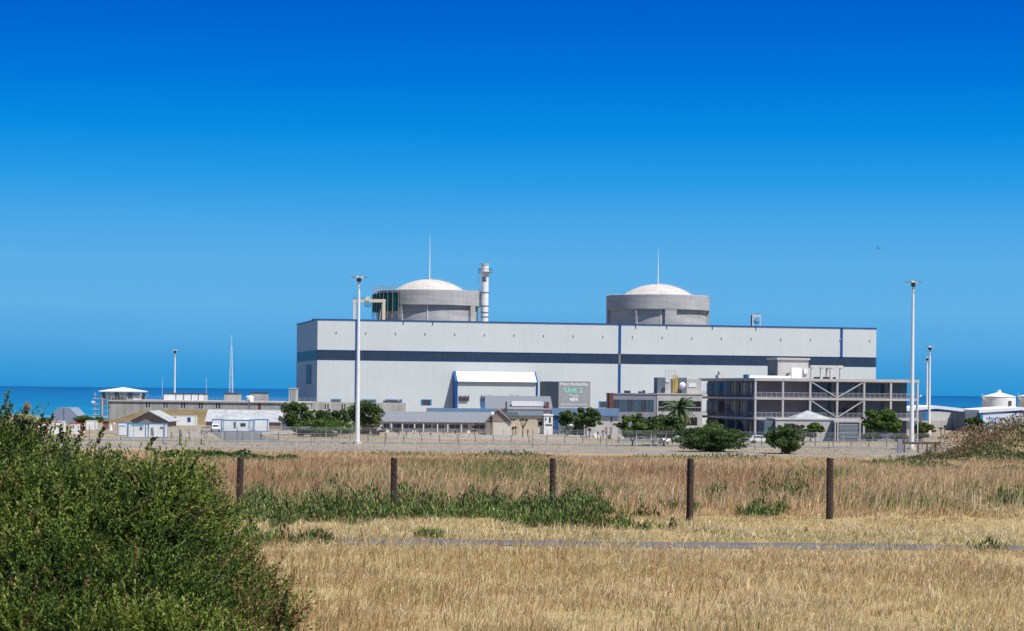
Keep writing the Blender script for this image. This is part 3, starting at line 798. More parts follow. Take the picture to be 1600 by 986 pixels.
# ------------------------------------------------------------------ generic low buildings
def low(name, label, px0, px1, ytop, d, depth, wall, roofm, rh=0.0, rz=0, base=GZ, cat='building', style='flat', over=0.4, group=None):
    """box building facing the camera; ytop is the eave pixel; rh the roof rise in metres"""
    x0, x1 = X(px0,d), X(px1,d); w = x1-x0; H = at((px0+px1)/2, ytop, d).z-base
    t = thing(name, label, cat, (x0, d, base), rz, group)
    if style == 'pyramid_flat': style = 'pyramid'
    B(0,w,0,depth,0,H-0.003).build('wall', wall, t)
    if style == 'flat':
        B(-over*0.3,w+over*0.3,-over*0.3,depth+over*0.3,H,H+max(0.25,rh)).build('roof', roofm, t)
    elif style == 'gable':     # ridge left-right
        MB().prism([(-over,H-0.12),(depth/2,H+rh),(depth+over,H-0.12),(depth+over,H+0.05),(depth/2,H+rh+0.2),(-over,H+0.05)], 'x', -over, w+over).build('roof', roofm, t)
        MB().prism([(0,H),(depth,H),(depth/2,H+rh-0.02)], 'x', 0, w).build('gable', wall, t)
    elif style == 'front_gable':   # ridge front-back
        MB().prism([(-over,H-0.12),(w/2,H+rh),(w+over,H-0.12),(w+over,H+0.05),(w/2,H+rh+0.2),(-over,H+0.05)], 'y', -over, depth+over).build('roof', roofm, t)
        MB().prism([(0,H),(w,H),(w/2,H+rh-0.02)], 'y', 0, depth).build('gable', wall, t)
    elif style == 'mono':
        MB().prism([(-over,H-0.02),(depth+over,H+rh),(depth+over,H+rh+0.15),(-over,H+0.15)], 'x', -over*0.4, w+over*0.4).build('roof', roofm, t)
        MB().prism([(0,H-0.003),(depth,H-0.003),(depth,H+rh-0.05)], 'x', 0, w).build('gable', wall, t)
    elif style == 'pyramid':
        MB().add([(-over,-over,H),(w+over,-over,H),(w+over,depth+over,H),(-over,depth+over,H),(w/2,depth/2,H+rh),(-over,-over,H+0.12),(w+over,-over,H+0.12),(w+over,depth+over,H+0.12),(-over,depth+over,H+0.12)],
                 [(0,3,2,1),(0,1,6,5),(1,2,7,6),(2,3,8,7),(3,0,5,8),(5,6,4),(6,7,4),(7,8,4),(8,5,4)]).build('roof', roofm, t)
    return t, w, H, (lambda px: X(px,d)-x0), (lambda py: at((px0+px1)/2,py,d).z-base)
def wide_roof(t, w, H, rise, thick, depth, over=0.6):
    q = MB(); q.prism([(-over,H-0.1),(w/2,H+rise-0.1),(w+over,H-0.1),(w+over,H+thick),(w/2,H+rise+thick),(-over,H+thick)], 'y', -0.2, depth+over)
    q.build('roof', M['whiteroof'], t)
    f = MB(); f.prism([(-over,H-0.4),(w/2,H+rise-0.4),(w+over,H-0.4),(w+over,H-0.101),(w/2,H+rise-0.101),(-over,H-0.101)], 'y', -0.15, -0.01)
    f.build('fascia', M['blue'], t)
def win(t, lx, lz, a, b_, ya, yb, m=None, name='window', fm=None, y=0.0):
    x0,x1,z0,z1 = lx(a),lx(b_),max(lz(yb),0.05),lz(ya)
    o = B(x0,x1,y-0.06,y,z0,z1).build(name, m or M['glass'], t)
    if fm:
        f = MB(); e = 0.07
        f.box(x0-e,x1+e,y-0.1,y-0.061,z1,z1+e); f.box(x0-e,x1+e,y-0.1,y-0.061,z0-e,z0); f.box(x0-e,x0,y-0.1,y-0.061,z0,z1); f.box(x1,x1+e,y-0.1,y-0.061,z0,z1)
        xm=(x0+x1)/2; f.box(xm-0.03,xm+0.03,y-0.1,y-0.061,z0,z1)
        f.build('frame', fm, o)
    return o

# two-storey building left of the office block
t,w,H,lx,lz = low('annex_office', 'two-storey mauve grey office with a strip of tall dark windows', 958,1026,616.5,520,14, M['mauve'], M['mauve'], 0.3, R(4))
for i,a in enumerate((959,969,979.5,990.5,1001,1012)):
    win(t,lx,lz,a,a+9.2,625,641.5,M['glass2' if i%2 else 'glass'],fm=M['slate'])
for a in (1002,1012): win(t,lx,lz,a,a+8,652,668,M['dark'])
B(-0.9,0,-0.3,3,0,H+0.25).build('side_fin', M['rust'], t)
q = MB(); q.box(3.2,4.6,5,6,H+0.3,H+0.9); q.box(6.5,7.2,5,6,H+0.3,H+0.75); q.box(7.4,8,5,6,H+0.3,H+1.0); q.build('roof_vent', M['dark'], t)
t,w,H,lx,lz = low('white_office', 'two-storey off-white office behind the palm tree with recessed balcony', 1026.5,1098,616.5,523,14, M['concl'], M['concl'], 0.3, R(4))
win(t,lx,lz,1029,1096,626.5,642,M['black'],'balcony_shade_panel')  # flat black panel painted in for the shade inside the balcony
q = MB()
for px in range(1031,1097,4): q.tube((lx(px),-0.12,lz(642)),(lx(px),-0.12,lz(636.5)),0.025,n=4)
q.box(lx(1029),lx(1096),-0.15,-0.08,lz(637),lz(636)); q.build('railing', M['steel'], t)
win(t,lx,lz,1030,1090,652,664,M['black'])
up = B(lx(1028.5),lx(1041),2,8,H+0.3,lz(590)).build('roof_room', M['slate'], t)
B(lx(1041)+.005,lx(1062),2.2,8,H+0.3,lz(592)).build('roof_room', M['concl'], t)
B(lx(1062)+.005,lx(1075),2,8,H+0.3,lz(590)).build('roof_room', M['slate'], t)
B(lx(1075)+.005,lx(1098),2.2,8,H+0.3,lz(592)).build('roof_room', M['concl'], t)
B(lx(1078),lx(1090),2.1,2.2,lz(604.5),lz(598.5)).build('shutter', M['white'], t)
q = MB()
for s in (1053.5,1057,1060): q.tube((lx(s),1.8,H+0.3),(lx(s),1.8,lz(586)),0.13,n=5)
for py in range(588,616,3): q.tube((lx(1053.5),1.8,lz(py)),(lx(1060),1.8,lz(py)),0.07,n=4)
q.build('ladder', M['yellow'], t)
q = MB()
for px in (1042,1047,1052,1058): q.tube((lx(px),3,lz(592)),(lx(px),3,lz(578)),0.06,n=4)
for py in (578,581,585,588): q.tube((lx(1041),3,lz(py)),(lx(1059),3,lz(py)),0.05,n=4)
q.build('guard_rail', M['steel'], t)
MB().sphere((lx(1067.5),1.2,lz(602.0)),0.75,sc=(1,0.4,1)).build('satellite_dish', M['white'], t, smooth=True)
MB().sphere((lx(1043),1.2,lz(597)),0.5,sc=(1,0.4,1)).build('satellite_dish', M['steel'], t, smooth=True)

# guard house with pyramid roof
t,w,H,lx,lz = low('gate_house', 'white gate house with grey pyramid roof in front of the office block', 1212,1303,656.5,470,11, M['concl'], M['concl'], 0.3, R(3))
MB().add([(lx(1240),0.4,H+0.3),(lx(1303),0.4,H+0.3),(lx(1303),9,H+0.3),(lx(1240),9,H+0.3),(lx(1268.5),4.7,lz(641.5))],[(0,3,2,1),(0,1,4),(1,2,4),(2,3,4),(3,0,4)]).build('hip_roof', M['lightroof'], t)
B(lx(1195),lx(1212)-0.01,0.6,8,0,H-0.3).build('side_wall', M['slate'], t)
win(t,lx,lz,1226,1242,662,669,M['dark'],'window')
win(t,lx,lz,1291,1294,676,679,M['dark'],'meter_box')
t2,w,H2,lx,lz = low('gate_canopy', 'flat roofed canopy with louvred screen right of the gate house', 1304,1346,660,468,8, M['slate'], M['frame'], 0.45, R(3))
q = MB()
for py in range(664,686,2): q.box(lx(1312),lx(1343),-0.14,-0.08,lz(py),lz(py)+0.08)
q.build('louvre', M['steel'], t2)
for px in (1305,1309,1344): B(lx(px-0.9),lx(px+0.9),-0.35,-0.12,0,H2-0.01).build('post', M['frame'], t2)

# long single-storey office
t,w,H,lx,lz = low('long_office', 'long single-storey office with grey tiled roof and verandah', 596,762,659.5,522,12, M['concl'], M['greyroof'], 2.1, R(1.5), style='gable', over=0.9)
for i,(a,b_) in enumerate(((600,608),(615,617),(619,627),(631,647),(650,660),(664,674),(677,682),(686,694),(703,719),(724,731),(742,757))):
    if a == 615: win(t,lx,lz,a,b_+1,663,674,M['blue'],'door')
    elif a in (619,): win(t,lx,lz,a,b_,663,675,M['dark'],'door')
    else: win(t,lx,lz,a,b_,663,670.5,M['glass'],fm=M['white'])
for px in (597,612,629,648,662,684,700,721,740,760): B(lx(px)-0.1,lx(px)+0.1,-0.75,-0.55,0,H-0.25).build('verandah_post', M['white'], t)
B(lx(596),lx(762),-0.9,0,0,0.18).build('verandah_floor', M['pale'], t)
for px in (604,645,730): B(lx(px),lx(px+5),-1.6,-1.0,0.0,0.55).build('planter_box', M['white'], t)
t,w,H,lx,lz = low('blue_roof_office', 'low office with pale blue roof behind the long grey one', 668,778,651,560,16, M['concl'], M['blueroof'], 1.8, R(1), style='gable')
t,w,H,lx,lz = low('gable_house', 'tan walled house with brown gable facing the garden', 759,797,659,505,14, M['cream'], M['brown'], 2.7, 0, style='front_gable')
MB().prism([(0.15,H),(w-0.15,H),(w/2,H+2.5)],'y',-0.06,-0.01).build('gable_cladding', M['brown'], t)
B(0,lx(771),-0.35,0,0,H-0.2).build('porch', M['brown'], t)
q = MB(); q.sphere((lx(769.5),-0.9,lz(646.5)),0.42,sc=(1,0.35,1)); q.tube((lx(769.5),-0.8,lz(646.5)),(lx(770),-0.1,H+0.8),0.05); q.build('satellite_dish', M['white'], t, smooth=True)
t,w,H,lx,lz = low('store_building', 'grey flat-fronted store with pale blue sloping roof', 759,863,640,600,20, M['concl'], M['greyroof'], 3.4, R(1), style='mono')
B(lx(800),lx(850),3,6,H+0.9,H+2.2).build('roof_duct', M['white'], t)
B(lx(789.5),lx(792),-0.5,-0.1,0,H+2).build('down_pipe', M['dark'], t)
q = MB(); q.box(lx(752),lx(757),-1,0,0,lz(628)); q.box(lx(846),lx(852),4,7,H+0.8,lz(626.5)); q.build('equipment', M['blue2'], t)
B(lx(853),lx(858),1,4,H-0.1,lz(627.5)).build('vent_tower', M['rust'], t)
t,w,H,lx,lz = low('beige_store', 'beige store with shallow roof and row of three tiny windows', 793,849,650,515,12, M['tan'], M['slate'], 0.9, 0, style='mono', over=0.3)
for a in (794.5,798,801.5): win(t,lx,lz,a,a+2.3,655,657.5,M['dark'])
B(lx(788),lx(809),-0.25,-0.02,lz(653),lz(644)).build('solar_panel', M['slate'], t)
win(t,lx,lz,839,849,654.5,656.5,M['dark']); win(t,lx,lz,841,847.5,658,664.5,M['black'],'notice_board'); win(t,lx,lz,841,845,666.5,677,M['white'],'door')
t,w,H,lx,lz = low('white_annex', 'small white annex with two narrow windows between beige and slate stores', 850,864,649.5,514,9, M['white'], M['white'], 0.3, 0)
win(t,lx,lz,852,854,652.5,657,M['glass']); win(t,lx,lz,858,861,652,660,M['glass']); win(t,lx,lz,852.5,863,663,665,M['dark'],'awning')
t,w,H,lx,lz = low('slate_store', 'slate walled store behind the round garden tree', 865,912,649,517,12, M['slate'], M['blueroof'], 1.4, 0, style='gable')
win(t,lx,lz,867,872,651,676,M['blue'],'door')
t,w,H,lx,lz = low('cream_store', 'cream store with blue grey hipped roof beside the mauve office', 913,966,650,507,12, M['concl'], M['blueroof'], 1.5, 0, style='gable')
win(t,lx,lz,954.5,956.5,651,659,M['dark']); win(t,lx,lz,937,943,661,663,M['rust'],'awning'); win(t,lx,lz,958,964,661,664,M['rust'],'awning')
win(t,lx,lz,946,949.5,667,677,M['brown'],'door'); win(t,lx,lz,953.5,957,667,677,M['brown'],'door')
# low beige wall and people-height fence in front of these
o = B(X(880,640),X(952,640),628,629,GZ,GZ+4.6).build('retaining_wall', M['tan']); tag(o, 'tan wall behind the garden trees below the sign block', 'wall')

# ------------------------------------------------------------------ left side: intake basin
def basin():
    a = at(171,624,640); b_ = at(463,628,634)
    dx, dy = b_.x-a.x, b_.y-a.y; L = math.hypot(dx,dy); ang = math.atan2(dy,dx)
    t = thing('basin_building', 'long weathered concrete basin wall left of the turbine hall', 'concrete building', (a.x,a.y,GZ), ang)
    H = at(171,624.5,640).z-GZ
    B(0,L,0,26,0,H-0.45).build('wall', M['conc2'], t)
    B(-0.2,L+0.2,-0.25,26.2,H-0.45,H).build('coping', M['concl'], t)
    def u(px):
        k=(px-800)/FPX; return (k*a.y-a.x)/(math.cos(ang)-k*math.sin(ang))
    for px in (232,259.5,287,314.5,341.5):
        uu = u(px)
        for s in (-0.5,0.28): B(uu+s-0.17,uu+s+0.17,-0.03,0.0,H-2.0,H-0.6).build('slot', M['black'], t)
    B(u(403.5),u(408),-0.04,0,H-2.9,H-0.5).build('doorway', M['rust'], t)
    q = MB(); 
    for i in range(60):
        x=0.5+i*(L-1)/59; q.tube((x,0.1,H),(x,0.1,H+1.05),0.03,n=4)
    for z in (0.55,1.05): q.tube((0.4,0.1,H+z),(L-0.4,0.1,H+z),0.03,n=4)
    q.build('handrail', M['steel'], t)
    B(u(172),u(190),1,5,H+0.001,H+0.45).build('hatch_cover', M['dark'], t)
basin()
def wall2():
    d=655; x0,x1=X(452,d),X(632,d)
    t = thing('basin_wall', 'concrete wall with small slots running in front of the turbine hall', 'concrete wall', (x0,d,GZ))
    H = at(540,628.5,d).z-GZ
    B(0,x1-x0,0,8,0,H).build('wall', M['conc2'], t)
    for px in (485,511,537.5,564,590):
        uu=X(px,d)-x0
        for s in (-0.5,0.28): B(uu+s-0.17,uu+s+0.17,-0.03,0.0,H-2.0,H-0.5).build('slot', M['black'], t)
    q = MB()
    for i in range(24): q.tube((i*1.5,0.3,H),(i*1.5,0.3,H+1.1),0.03,n=4)
    for z in (0.55,1.1): q.tube((0,0.3,H+z),(34.5,0.3,H+z),0.03,n=4)
    q.build('handrail', M['steel'], t)
    e = MB()
    for px in (568,575,603,612,620):
        uu=X(px,d)-x0; e.box(uu-1,uu+0.8,2,3.5,H,H+0.6)
    e.build('pipe_rack', M['dark'], t)
wall2()
t,w,H,lx,lz = low('pump_tower', 'narrow ribbed concrete tower at the foot of the turbine hall end', 451,462,607.5,650,7, M['conc2'], M['conc2'], 0.2, 0)
for px in (454,457.5,460.5): B(lx(px),lx(px)+0.15,-0.15,-0.001,0,H-0.1).build('rib', M['slate'], t)
t,w,H,lx,lz = low('filter_house', 'low white panelled structure with dark roof on the basin', 256,316,616,660,12, M['white'], M['dark'], 0.35, 0)
for px in (274,286,298,309): B(lx(px),lx(px)+0.25,-0.06,-0.001,0,H-0.05).build('joint', M['slate'], t)
t,w,H,lx,lz = low('screen_house', 'square grey concrete block under the tall lattice mast', 350,371,615.5,640,9, M['conc2'], M['dark'], 0.3, 0)
t,w,H,lx,lz = low('valve_house', 'grey concrete block behind the white water tank', 391,414,614.5,665,9, M['conc2'], M['dark'], 0.3, 0)
def water_tank():
    d=600; x=X(390,d); t=thing('water_tank','small white water tank raised on a post by the basin','tank',(x,d,GZ))
    z0,z1=at(390,628,d).z-GZ, at(390,618.5,d).z-GZ
    MB().lathe([(0.01,z0),(1.05,z0),(1.05,z1-0.3),(0.8,z1),(0.01,z1+0.05)],n=20).build('tank',M['white'],t,smooth=False)
    MB().cyl((0,0),0.14,0,z0,n=8).build('post',M['slate'],t)
    B(-0.15,0.15,-1.3,-1.15,z0-2,z1-1).build('pipe',M['slate'],t)
water_tank()
def scaffold_tower():
    d=690; x=X(192.5,d); t=thing('canopy_scaffold','scaffold tower with shallow white pyramid canopy over the basin end','scaffold',(x,d,GZ))
    ze=at(192,611,d).z-GZ; za=at(192,605,d).z-GZ; h=W(33,d)
    MB().add([(-h,-h,ze),(h,-h,ze),(h,h,ze),(-h,h,ze),(0,0,za),(-h,-h,ze-0.25),(h,-h,ze-0.25),(h,h,ze-0.25),(-h,h,ze-0.25)],
             [(0,1,4),(1,2,4),(2,3,4),(3,0,4),(5,6,1,0),(6,7,2,1),(7,8,3,2),(8,5,0,3),(5,8,7,6)]).build('canopy',M['white'],t)
    q=MB(); g=h-0.5
    for xx in np.linspace(-g-1.5,g,8):
        for yy in (-g,g):
            q.tube((xx,yy,0),(xx,yy,ze-0.3),0.10,n=4)
    for z in np.arange(1,ze,1.6):
        for yy in (-g,g): q.tube((-g-2.2,yy,z),(g+1,yy,z),0.09,n=4)
        for xx in (-g-1.5,-g,g): q.tube((xx,-g,z),(xx,g,z),0.06,n=4)
    q.build('poles',M['steel'],t)
    p=MB()
    for z in np.arange(1.2,ze-1,1.6): p.box(-g-2.3,-g+0.6,-g-0.3,-g+1.6,z,z+0.2)
    p.build('boards',M['concl'],t)
    c=MB(); r_=random.Random(4)
    for i in range(9):
        xx=-g+0.2+i*1.35; hh=r_.uniform(1.2,3.0); e=MB().box(xx,xx+1.25,-g+0.2,-g+0.5,ze-0.4-hh,ze-0.4)
        e.build('tarpaulin',M['white'] if i%3 else M['slate'],t)
    for i in range(6):
        xx=-g+0.4+i*1.9; MB().box(xx,xx+r_.uniform(0.8,1.7),-g+1.2,-g+1.5,ze-4.6,ze-1.2).build('screen',M['concl'] if i%2 else M['white'],t)
    B(-g+0.3,g-0.3,g-0.2,g-0.05,ze-5.5,ze-0.6).build('back_screen',M['slate'],t)
    MB().tube((-g+0.6,-g-0.4,0),(-g+0.6,-g-0.4,ze-2.2),0.35,n=10).build('chute',M['lightroof'],t)
scaffold_tower()

# sheds and cabins on the left
t,w,H,lx,lz = low('pitched_store', 'brown walled store with pale pitched roof behind the blue cabins', 206,261,658,560,12, M['brown'], M['lightroof'], 2.4, R(-3), style='front_gable', over=0.7)
t,w,H,lx,lz = low('pale_roof_store', 'long brown store with pale fibre cement roof behind the white cabins', 322,438,659,545,14, M['brown'], M['lightroof'], 2.6, R(1), style='gable', over=0.3)
t,w,H,lx,lz = low('slate_shed', 'slate grey shed with sloping roof half behind the tree by the yard', 441,470,655,530,9, M['slate'], M['slate'], 1.2, R(-8), style='mono')
def cabin(px0,px1,ytop,ybot,label,frame,depth=3.0,rz=0,door=None,wins=(),blank=False,group=None,name='site_cabin'):
    pm=(px0+px1)/2; d=dg(pm,ybot); x0=X(px0,d); w=X(px1,d)-x0; H=at(pm,ytop,d).z-GZ
    t=thing(name,label,'cabin',(x0,d,GZ),rz,group)
    B(0.06,w-0.06,0.03,depth,0.12,H-0.06).build('wall',M['white'],t)
    f=MB(); e=0.16
    f.box(0,e,0,e,0,H-e-.003); f.box(w-e,w,0,e,0,H-e-.003); f.box(0,w,0,depth+0.03,H-e,H); f.box(e+.002,w-e-.002,0,e,0.0,0.12); f.box(0,e,depth-e,depth,0,H-e-.003); f.box(w-e,w,depth-e,depth,0,H-e-.003)
    f.build('frame',frame,t)
    lx=lambda px:X(px,d)-x0; lz=lambda py:at(pm,py,d).z-GZ
    for (a,b_,ya,yb,m,n_) in wins: win(t,lx,lz,a,b_,ya,yb,m,n_,y=0.03)
    return t
g='blue framed site cabins'
cabin(183.5,200,660,680.5,'blue framed white cabin at the left, half behind the turquoise one',M['blue2'],rz=R(2),wins=((186,197,664,665.5,M['steel'],'vent'),))
cabin(200,228.5,661.5,684,'white cabin with blue frame and turquoise lintel, in the middle of three',M['blue2'],rz=R(-2),wins=((206,225,662.6,665.0,mat('turquoise',(0.10,0.42,0.48),0.5,0.05,1),'lintel'),(219,223,667,671.5,M['blue'],'notice')))
cabin(232,258,661.5,684,'bright blue framed cabin with grey door, rightmost of three close together',M['blue2'],rz=R(-2),wins=((236,240,668,680,M['slate'],'door'),(251,255,667,669.5,M['blue'],'notice')))
cabin(269,306,649,665,'lone white cabin with one small blue window in front of the grass bank',M['steel'],wins=((293,298,652,659,M['blue'],'window'),(271,276,651.5,652.5,M['slate'],'vent')))
cabin(331,347,655,672.5,'narrow white cabin behind the parked white pickup',M['blue2'])
cabin(348.5,390,656,674,'longest white cabin with blue roof edge, door and dark window',M['blue2'],wins=((365.5,369,659,668.5,M['slate'],'door'),(376,384,661,666,M['dark'],'window')))
cabin(390.8,396.5,655.5,673,'very narrow white cabin link between two wider cabins',M['blue2'])
cabin(397.5,418.5,655,674,'white blue edged cabin at the right end of the yard row',M['blue2'])
# red framed boxes near the shore
cabin(57.5,75,660.5,679,'leftmost white site box with red frame near the beach',M['red'],name='site_box')
cabin(80.5,98,658,678,'white site box with thin red roof edge, second from the left',M['white'],name='site_box',wins=((81,97.5,658.3,659.4,M['red'],'edge_strip'),))
cabin(109,127.5,661,679.5,'tilted looking red framed white site box, third from the left',M['red'],rz=R(-5),name='site_box')
cabin(134,149.5,657,672,'rightmost pale site box without bold frame near the beach',M['concl'],name='site_box')
def octa_shed():
    d=590; x=X(100,d); t=thing('mansard_shed','blue grey eight-sided shed end with vertical seam near the beach','shed',(x,d,GZ))
    w=W(21.3,d); H=at(100,640,d).z-GZ; top=at(100,637,d).z-GZ
    pts=[(-w,0),(w,0),(w,top-W(12.6,d)),(w*0.42,top),(-w*0.42,top),(-w,top-W(12.6,d))]
    MB().prism(pts,'y',0,12).build('wall',mat('blue_grey_sheet',(0.22,0.27,0.36),0.6,0.05,0.5),t)
    B(-0.1,0.1,-0.08,-0.001,0,top-0.2).build('seam',M['slate'],t)
octa_shed()
t,w,H,lx,lz = low('green_box', 'small green utility box left of the red framed boxes', 48,58,654,600,3, mat('green_sheet',(0.02,0.22,0.15),0.6,0.1,1), M['net'], 0.1, 0, cat='box')
t,w,H,lx,lz = low('beach_hut', 'small thatched hut at the far left behind the bush', 10,27,656,620,5, M['mauve'], M['brown'], 1.6, 0, style='pyramid')
t,w,H,lx,lz = low('grey_hut', 'low grey shed right of the thatched hut', 20,47,661,560,5, M['mauve'], M['greyroof'], 0.7, 0, style='gable')
def buoy():
    d=1700; z=0; x=X(145,d); t=thing('sailing_boat','tiny white boat on the turquoise water','boat',(x,d,0.0))
    MB().add([(-2.0,0,0.1),(2.4,0,0.1),(2.9,-0.8,1.0),(-2.3,-0.8,1.0),(-2.3,0.8,1.0),(2.9,0.8,1.0)],[(0,1,2,3),(0,1,5,4),(3,2,5,4),(1,2,5),(0,3,4)]).build('hull',M['white'],t)
    B(-1,1.3,-0.5,0.5,1.0,2.4).build('cabin',M['white'],t)
buoy()
def cone(px,y0,y1,label):
    d=dg(px,y1); x=X(px,d); h=W(y1-y0,d)
    t=thing('marker_cone',label,'marker',(x,d,GZ)); MB().lathe([(h*0.28,0),(h*0.26,0.15),(h*0.1,h*0.85),(0.01,h)],n=14).build('cone',M['white'],t)
    B(-h*0.3,h*0.3,-h*0.3,h*0.3,0,0.08).build('foot',M['white'],t)
cone(173.5,663,673,'white conical marker left of the blue framed cabins')
t,w,H,lx,lz = low('brown_cabinet', 'dark brown cabinet left of the white cone marker', 161,168.5,659.5,520,1.5, M['rust'], M['rust'], 0.06, 0, cat='cabinet')
def roundsign(px,yc,d,label):
    x=X(px,d); zc=at(px,yc,d).z-GZ
    t=thing('traffic_sign',label,'sign',(x,d,GZ)); MB().cyl((0,0),0.06,0,zc+0.4,n=8).build('post',M['steel'],t)
    q=MB(); N=20; vs=[(0.42*math.cos(2*math.pi*i/N),-0.1,zc+0.42*math.sin(2*math.pi*i/N)) for i in range(N)]; vs+=[(a,-0.06,c) for a,b_,c in vs]
    q.add(vs,[tuple(range(N)),tuple(range(2*N-1,N-1,-1))]+[(i,(i+1)%N,N+(i+1)%N,N+i) for i in range(N)]); f=q.build('ring',M['red'],t)
    q=MB(); vs=[(0.28*math.cos(2*math.pi*i/N),-0.13,zc+0.28*math.sin(2*math.pi*i/N)) for i in range(N)]; vs+=[(a,-0.101,c) for a,b_,c in vs]
    q.add(vs,[tuple(range(N)),tuple(range(2*N-1,N-1,-1))]+[(i,(i+1)%N,N+(i+1)%N,N+i) for i in range(N)]); q.build('disc',M['white'],t)
roundsign(179,662,500,'round red and white road sign left of the blue cabins')

# ------------------------------------------------------------------ right side
t,w,H,lx,lz = low('warehouse', 'white roofed warehouse with pale upper wall behind the twin masts', 1414,1512,643,640,30, mat('cream_sheet',(0.60,0.60,0.56),0.6,0.04,0.3), M['whiteroof'], 1.0, 0, style='none', over=0.5)
wide_roof(t, w, H, 0.9, 0.75, 30)
MB().prism([(0,H),(w,H),(w/2,H+0.5)],'y',0,1).build('gable', t.children[0].data.materials[0], t)
t['label']='wide warehouse with low white gable roof behind the two thin masts'
B(lx(1448)-20,lx(1448),-0.3,-0.01,0,lz(643.8)).build('dark_bay', M['slate'], t)
B(lx(1448)-0.8,lx(1448)+0.6,-0.42,-0.301,0,lz(644)).build('corner_strip', M['blue2'], t)
B(lx(1440),lx(1506),-1.2,-0.5,0,lz(657.5)).build('plinth_wall', M['concl'], t)
for px in (1458,1464,1472,1484,1492,1500): B(lx(px),lx(px+3.2),-1.27,-1.2,0.6,lz(668)).build('window', M['glass'], t)
t,w,H,lx,lz = low('signed_warehouse', 'white warehouse with faint blue wall lettering at the right edge', 1533,1660,645.5,620,30, mat('white_blue_wall',(0.66,0.72,0.78),0.6,0.05,0.3), M['whiteroof'], 1.7, 0, style='none', over=0.6)
wide_roof(t, w, H, 0.9, 0.75, 30)
MB().prism([(0,H),(w,H),(w/2,H+0.5)],'y',0,1).build('gable', t.children[0].data.materials[0], t)
B(-4.2,-0.3,0.3,20,0,H+0.2).build('link_bay', M['slate'], t)
B(-0.28,0.5,-0.15,-0.01,0,H-0.1).build('corner_strip', M['blue2'], t)
q = MB(); r_ = random.Random(12)          # two lines of lettering too small to read: strokes only
for (pa, pb, py, hh) in ((1542, 1569, 656.2, 0.75), (1545, 1556, 662.6, 0.95)):
    x = lx(pa)
    while x < lx(pb):
        wd_ = r_.uniform(0.28, 0.5); h_ = hh*(1.35 if r_.random() < 0.3 else 0.9); z = lz(py)
        q.box(x, x+0.13, -0.05, -0.002, z, z+h_); q.box(x+0.131, x+wd_, -0.05, -0.002, z+h_*0.4, z+h_*0.62)
        if r_.random() < 0.6: q.box(x+wd_-0.12, x+wd_, -0.05, -0.002, z, z+h_*0.399)
        x += wd_+0.2
q.build('lettering', M['blue'], t)
def tank(px0,px1,ytop,apex,d,label):
    pm=(px0+px1)/2; x=X(pm,d); r=W((px1-px0)/2,d); H=at(pm,ytop,d).z-GZ; ha=at(pm,apex,d).z-GZ
    t=thing('storage_tank',label,'storage tank',(x,d,GZ))
    MB().lathe([(r,0),(r,H)],n=40).build('shell',M['white'],t,smooth=True)
    MB().lathe([(r+0.12,H-0.2),(r+0.12,H),(0.01,ha)],n=40).build('roof',M['white'],t)
    q=MB()
    N=14
    for i in range(N):
        a=R(-170)+i*R(9); a2=a+R(9); z=H*(1-i/N); z2=H*(1-(i+1)/N)
        rr=r+0.5
        q.tube((rr*math.cos(a),rr*math.sin(a),z),(rr*math.cos(a2),rr*math.sin(a2),z2),0.12,n=4)
        q.tube((rr*math.cos(a),rr*math.sin(a),z+1),(rr*math.cos(a2),rr*math.sin(a2),z2+1),0.05,n=4)
        q.tube((rr*math.cos(a),rr*math.sin(a),z),(rr*math.cos(a),rr*math.sin(a),z+1),0.04,n=4)
    q.build('stair',M['beige'],t)
    c=MB().cyl((0,0),0.7,ha-0.3,ha+0.7,n=12); c.build('vent',M['white'],t)
    a=R(-62); B(r*math.cos(a)-0.5,r*math.cos(a)+0.5,r*math.sin(a)-0.5,r*math.sin(a)+0.3,H*0.42,H*0.85).build('ladder_box',M['wood2'],t)
    return t
tank(1535,1586.5,619.5,612.5,780,'white cylindrical storage tank with stair above the warehouse roofs')
tank(1591,1640,619,614,800,'white storage tank cut by the right edge of the picture')
t,w,H,lx,lz = low('tank_store', 'small store with white hipped roof in front of the storage tanks', 1568,1606,640,700,10, M['concl'], M['whiteroof'], 1.1, 0, style='pyramid')
t,w,H,lx,lz = low('dark_flat_store', 'dark flat-roofed block between the warehouse and the storage tank', 1510,1536,639,720,8, M['slate'], M['dark'], 0.4, 0)

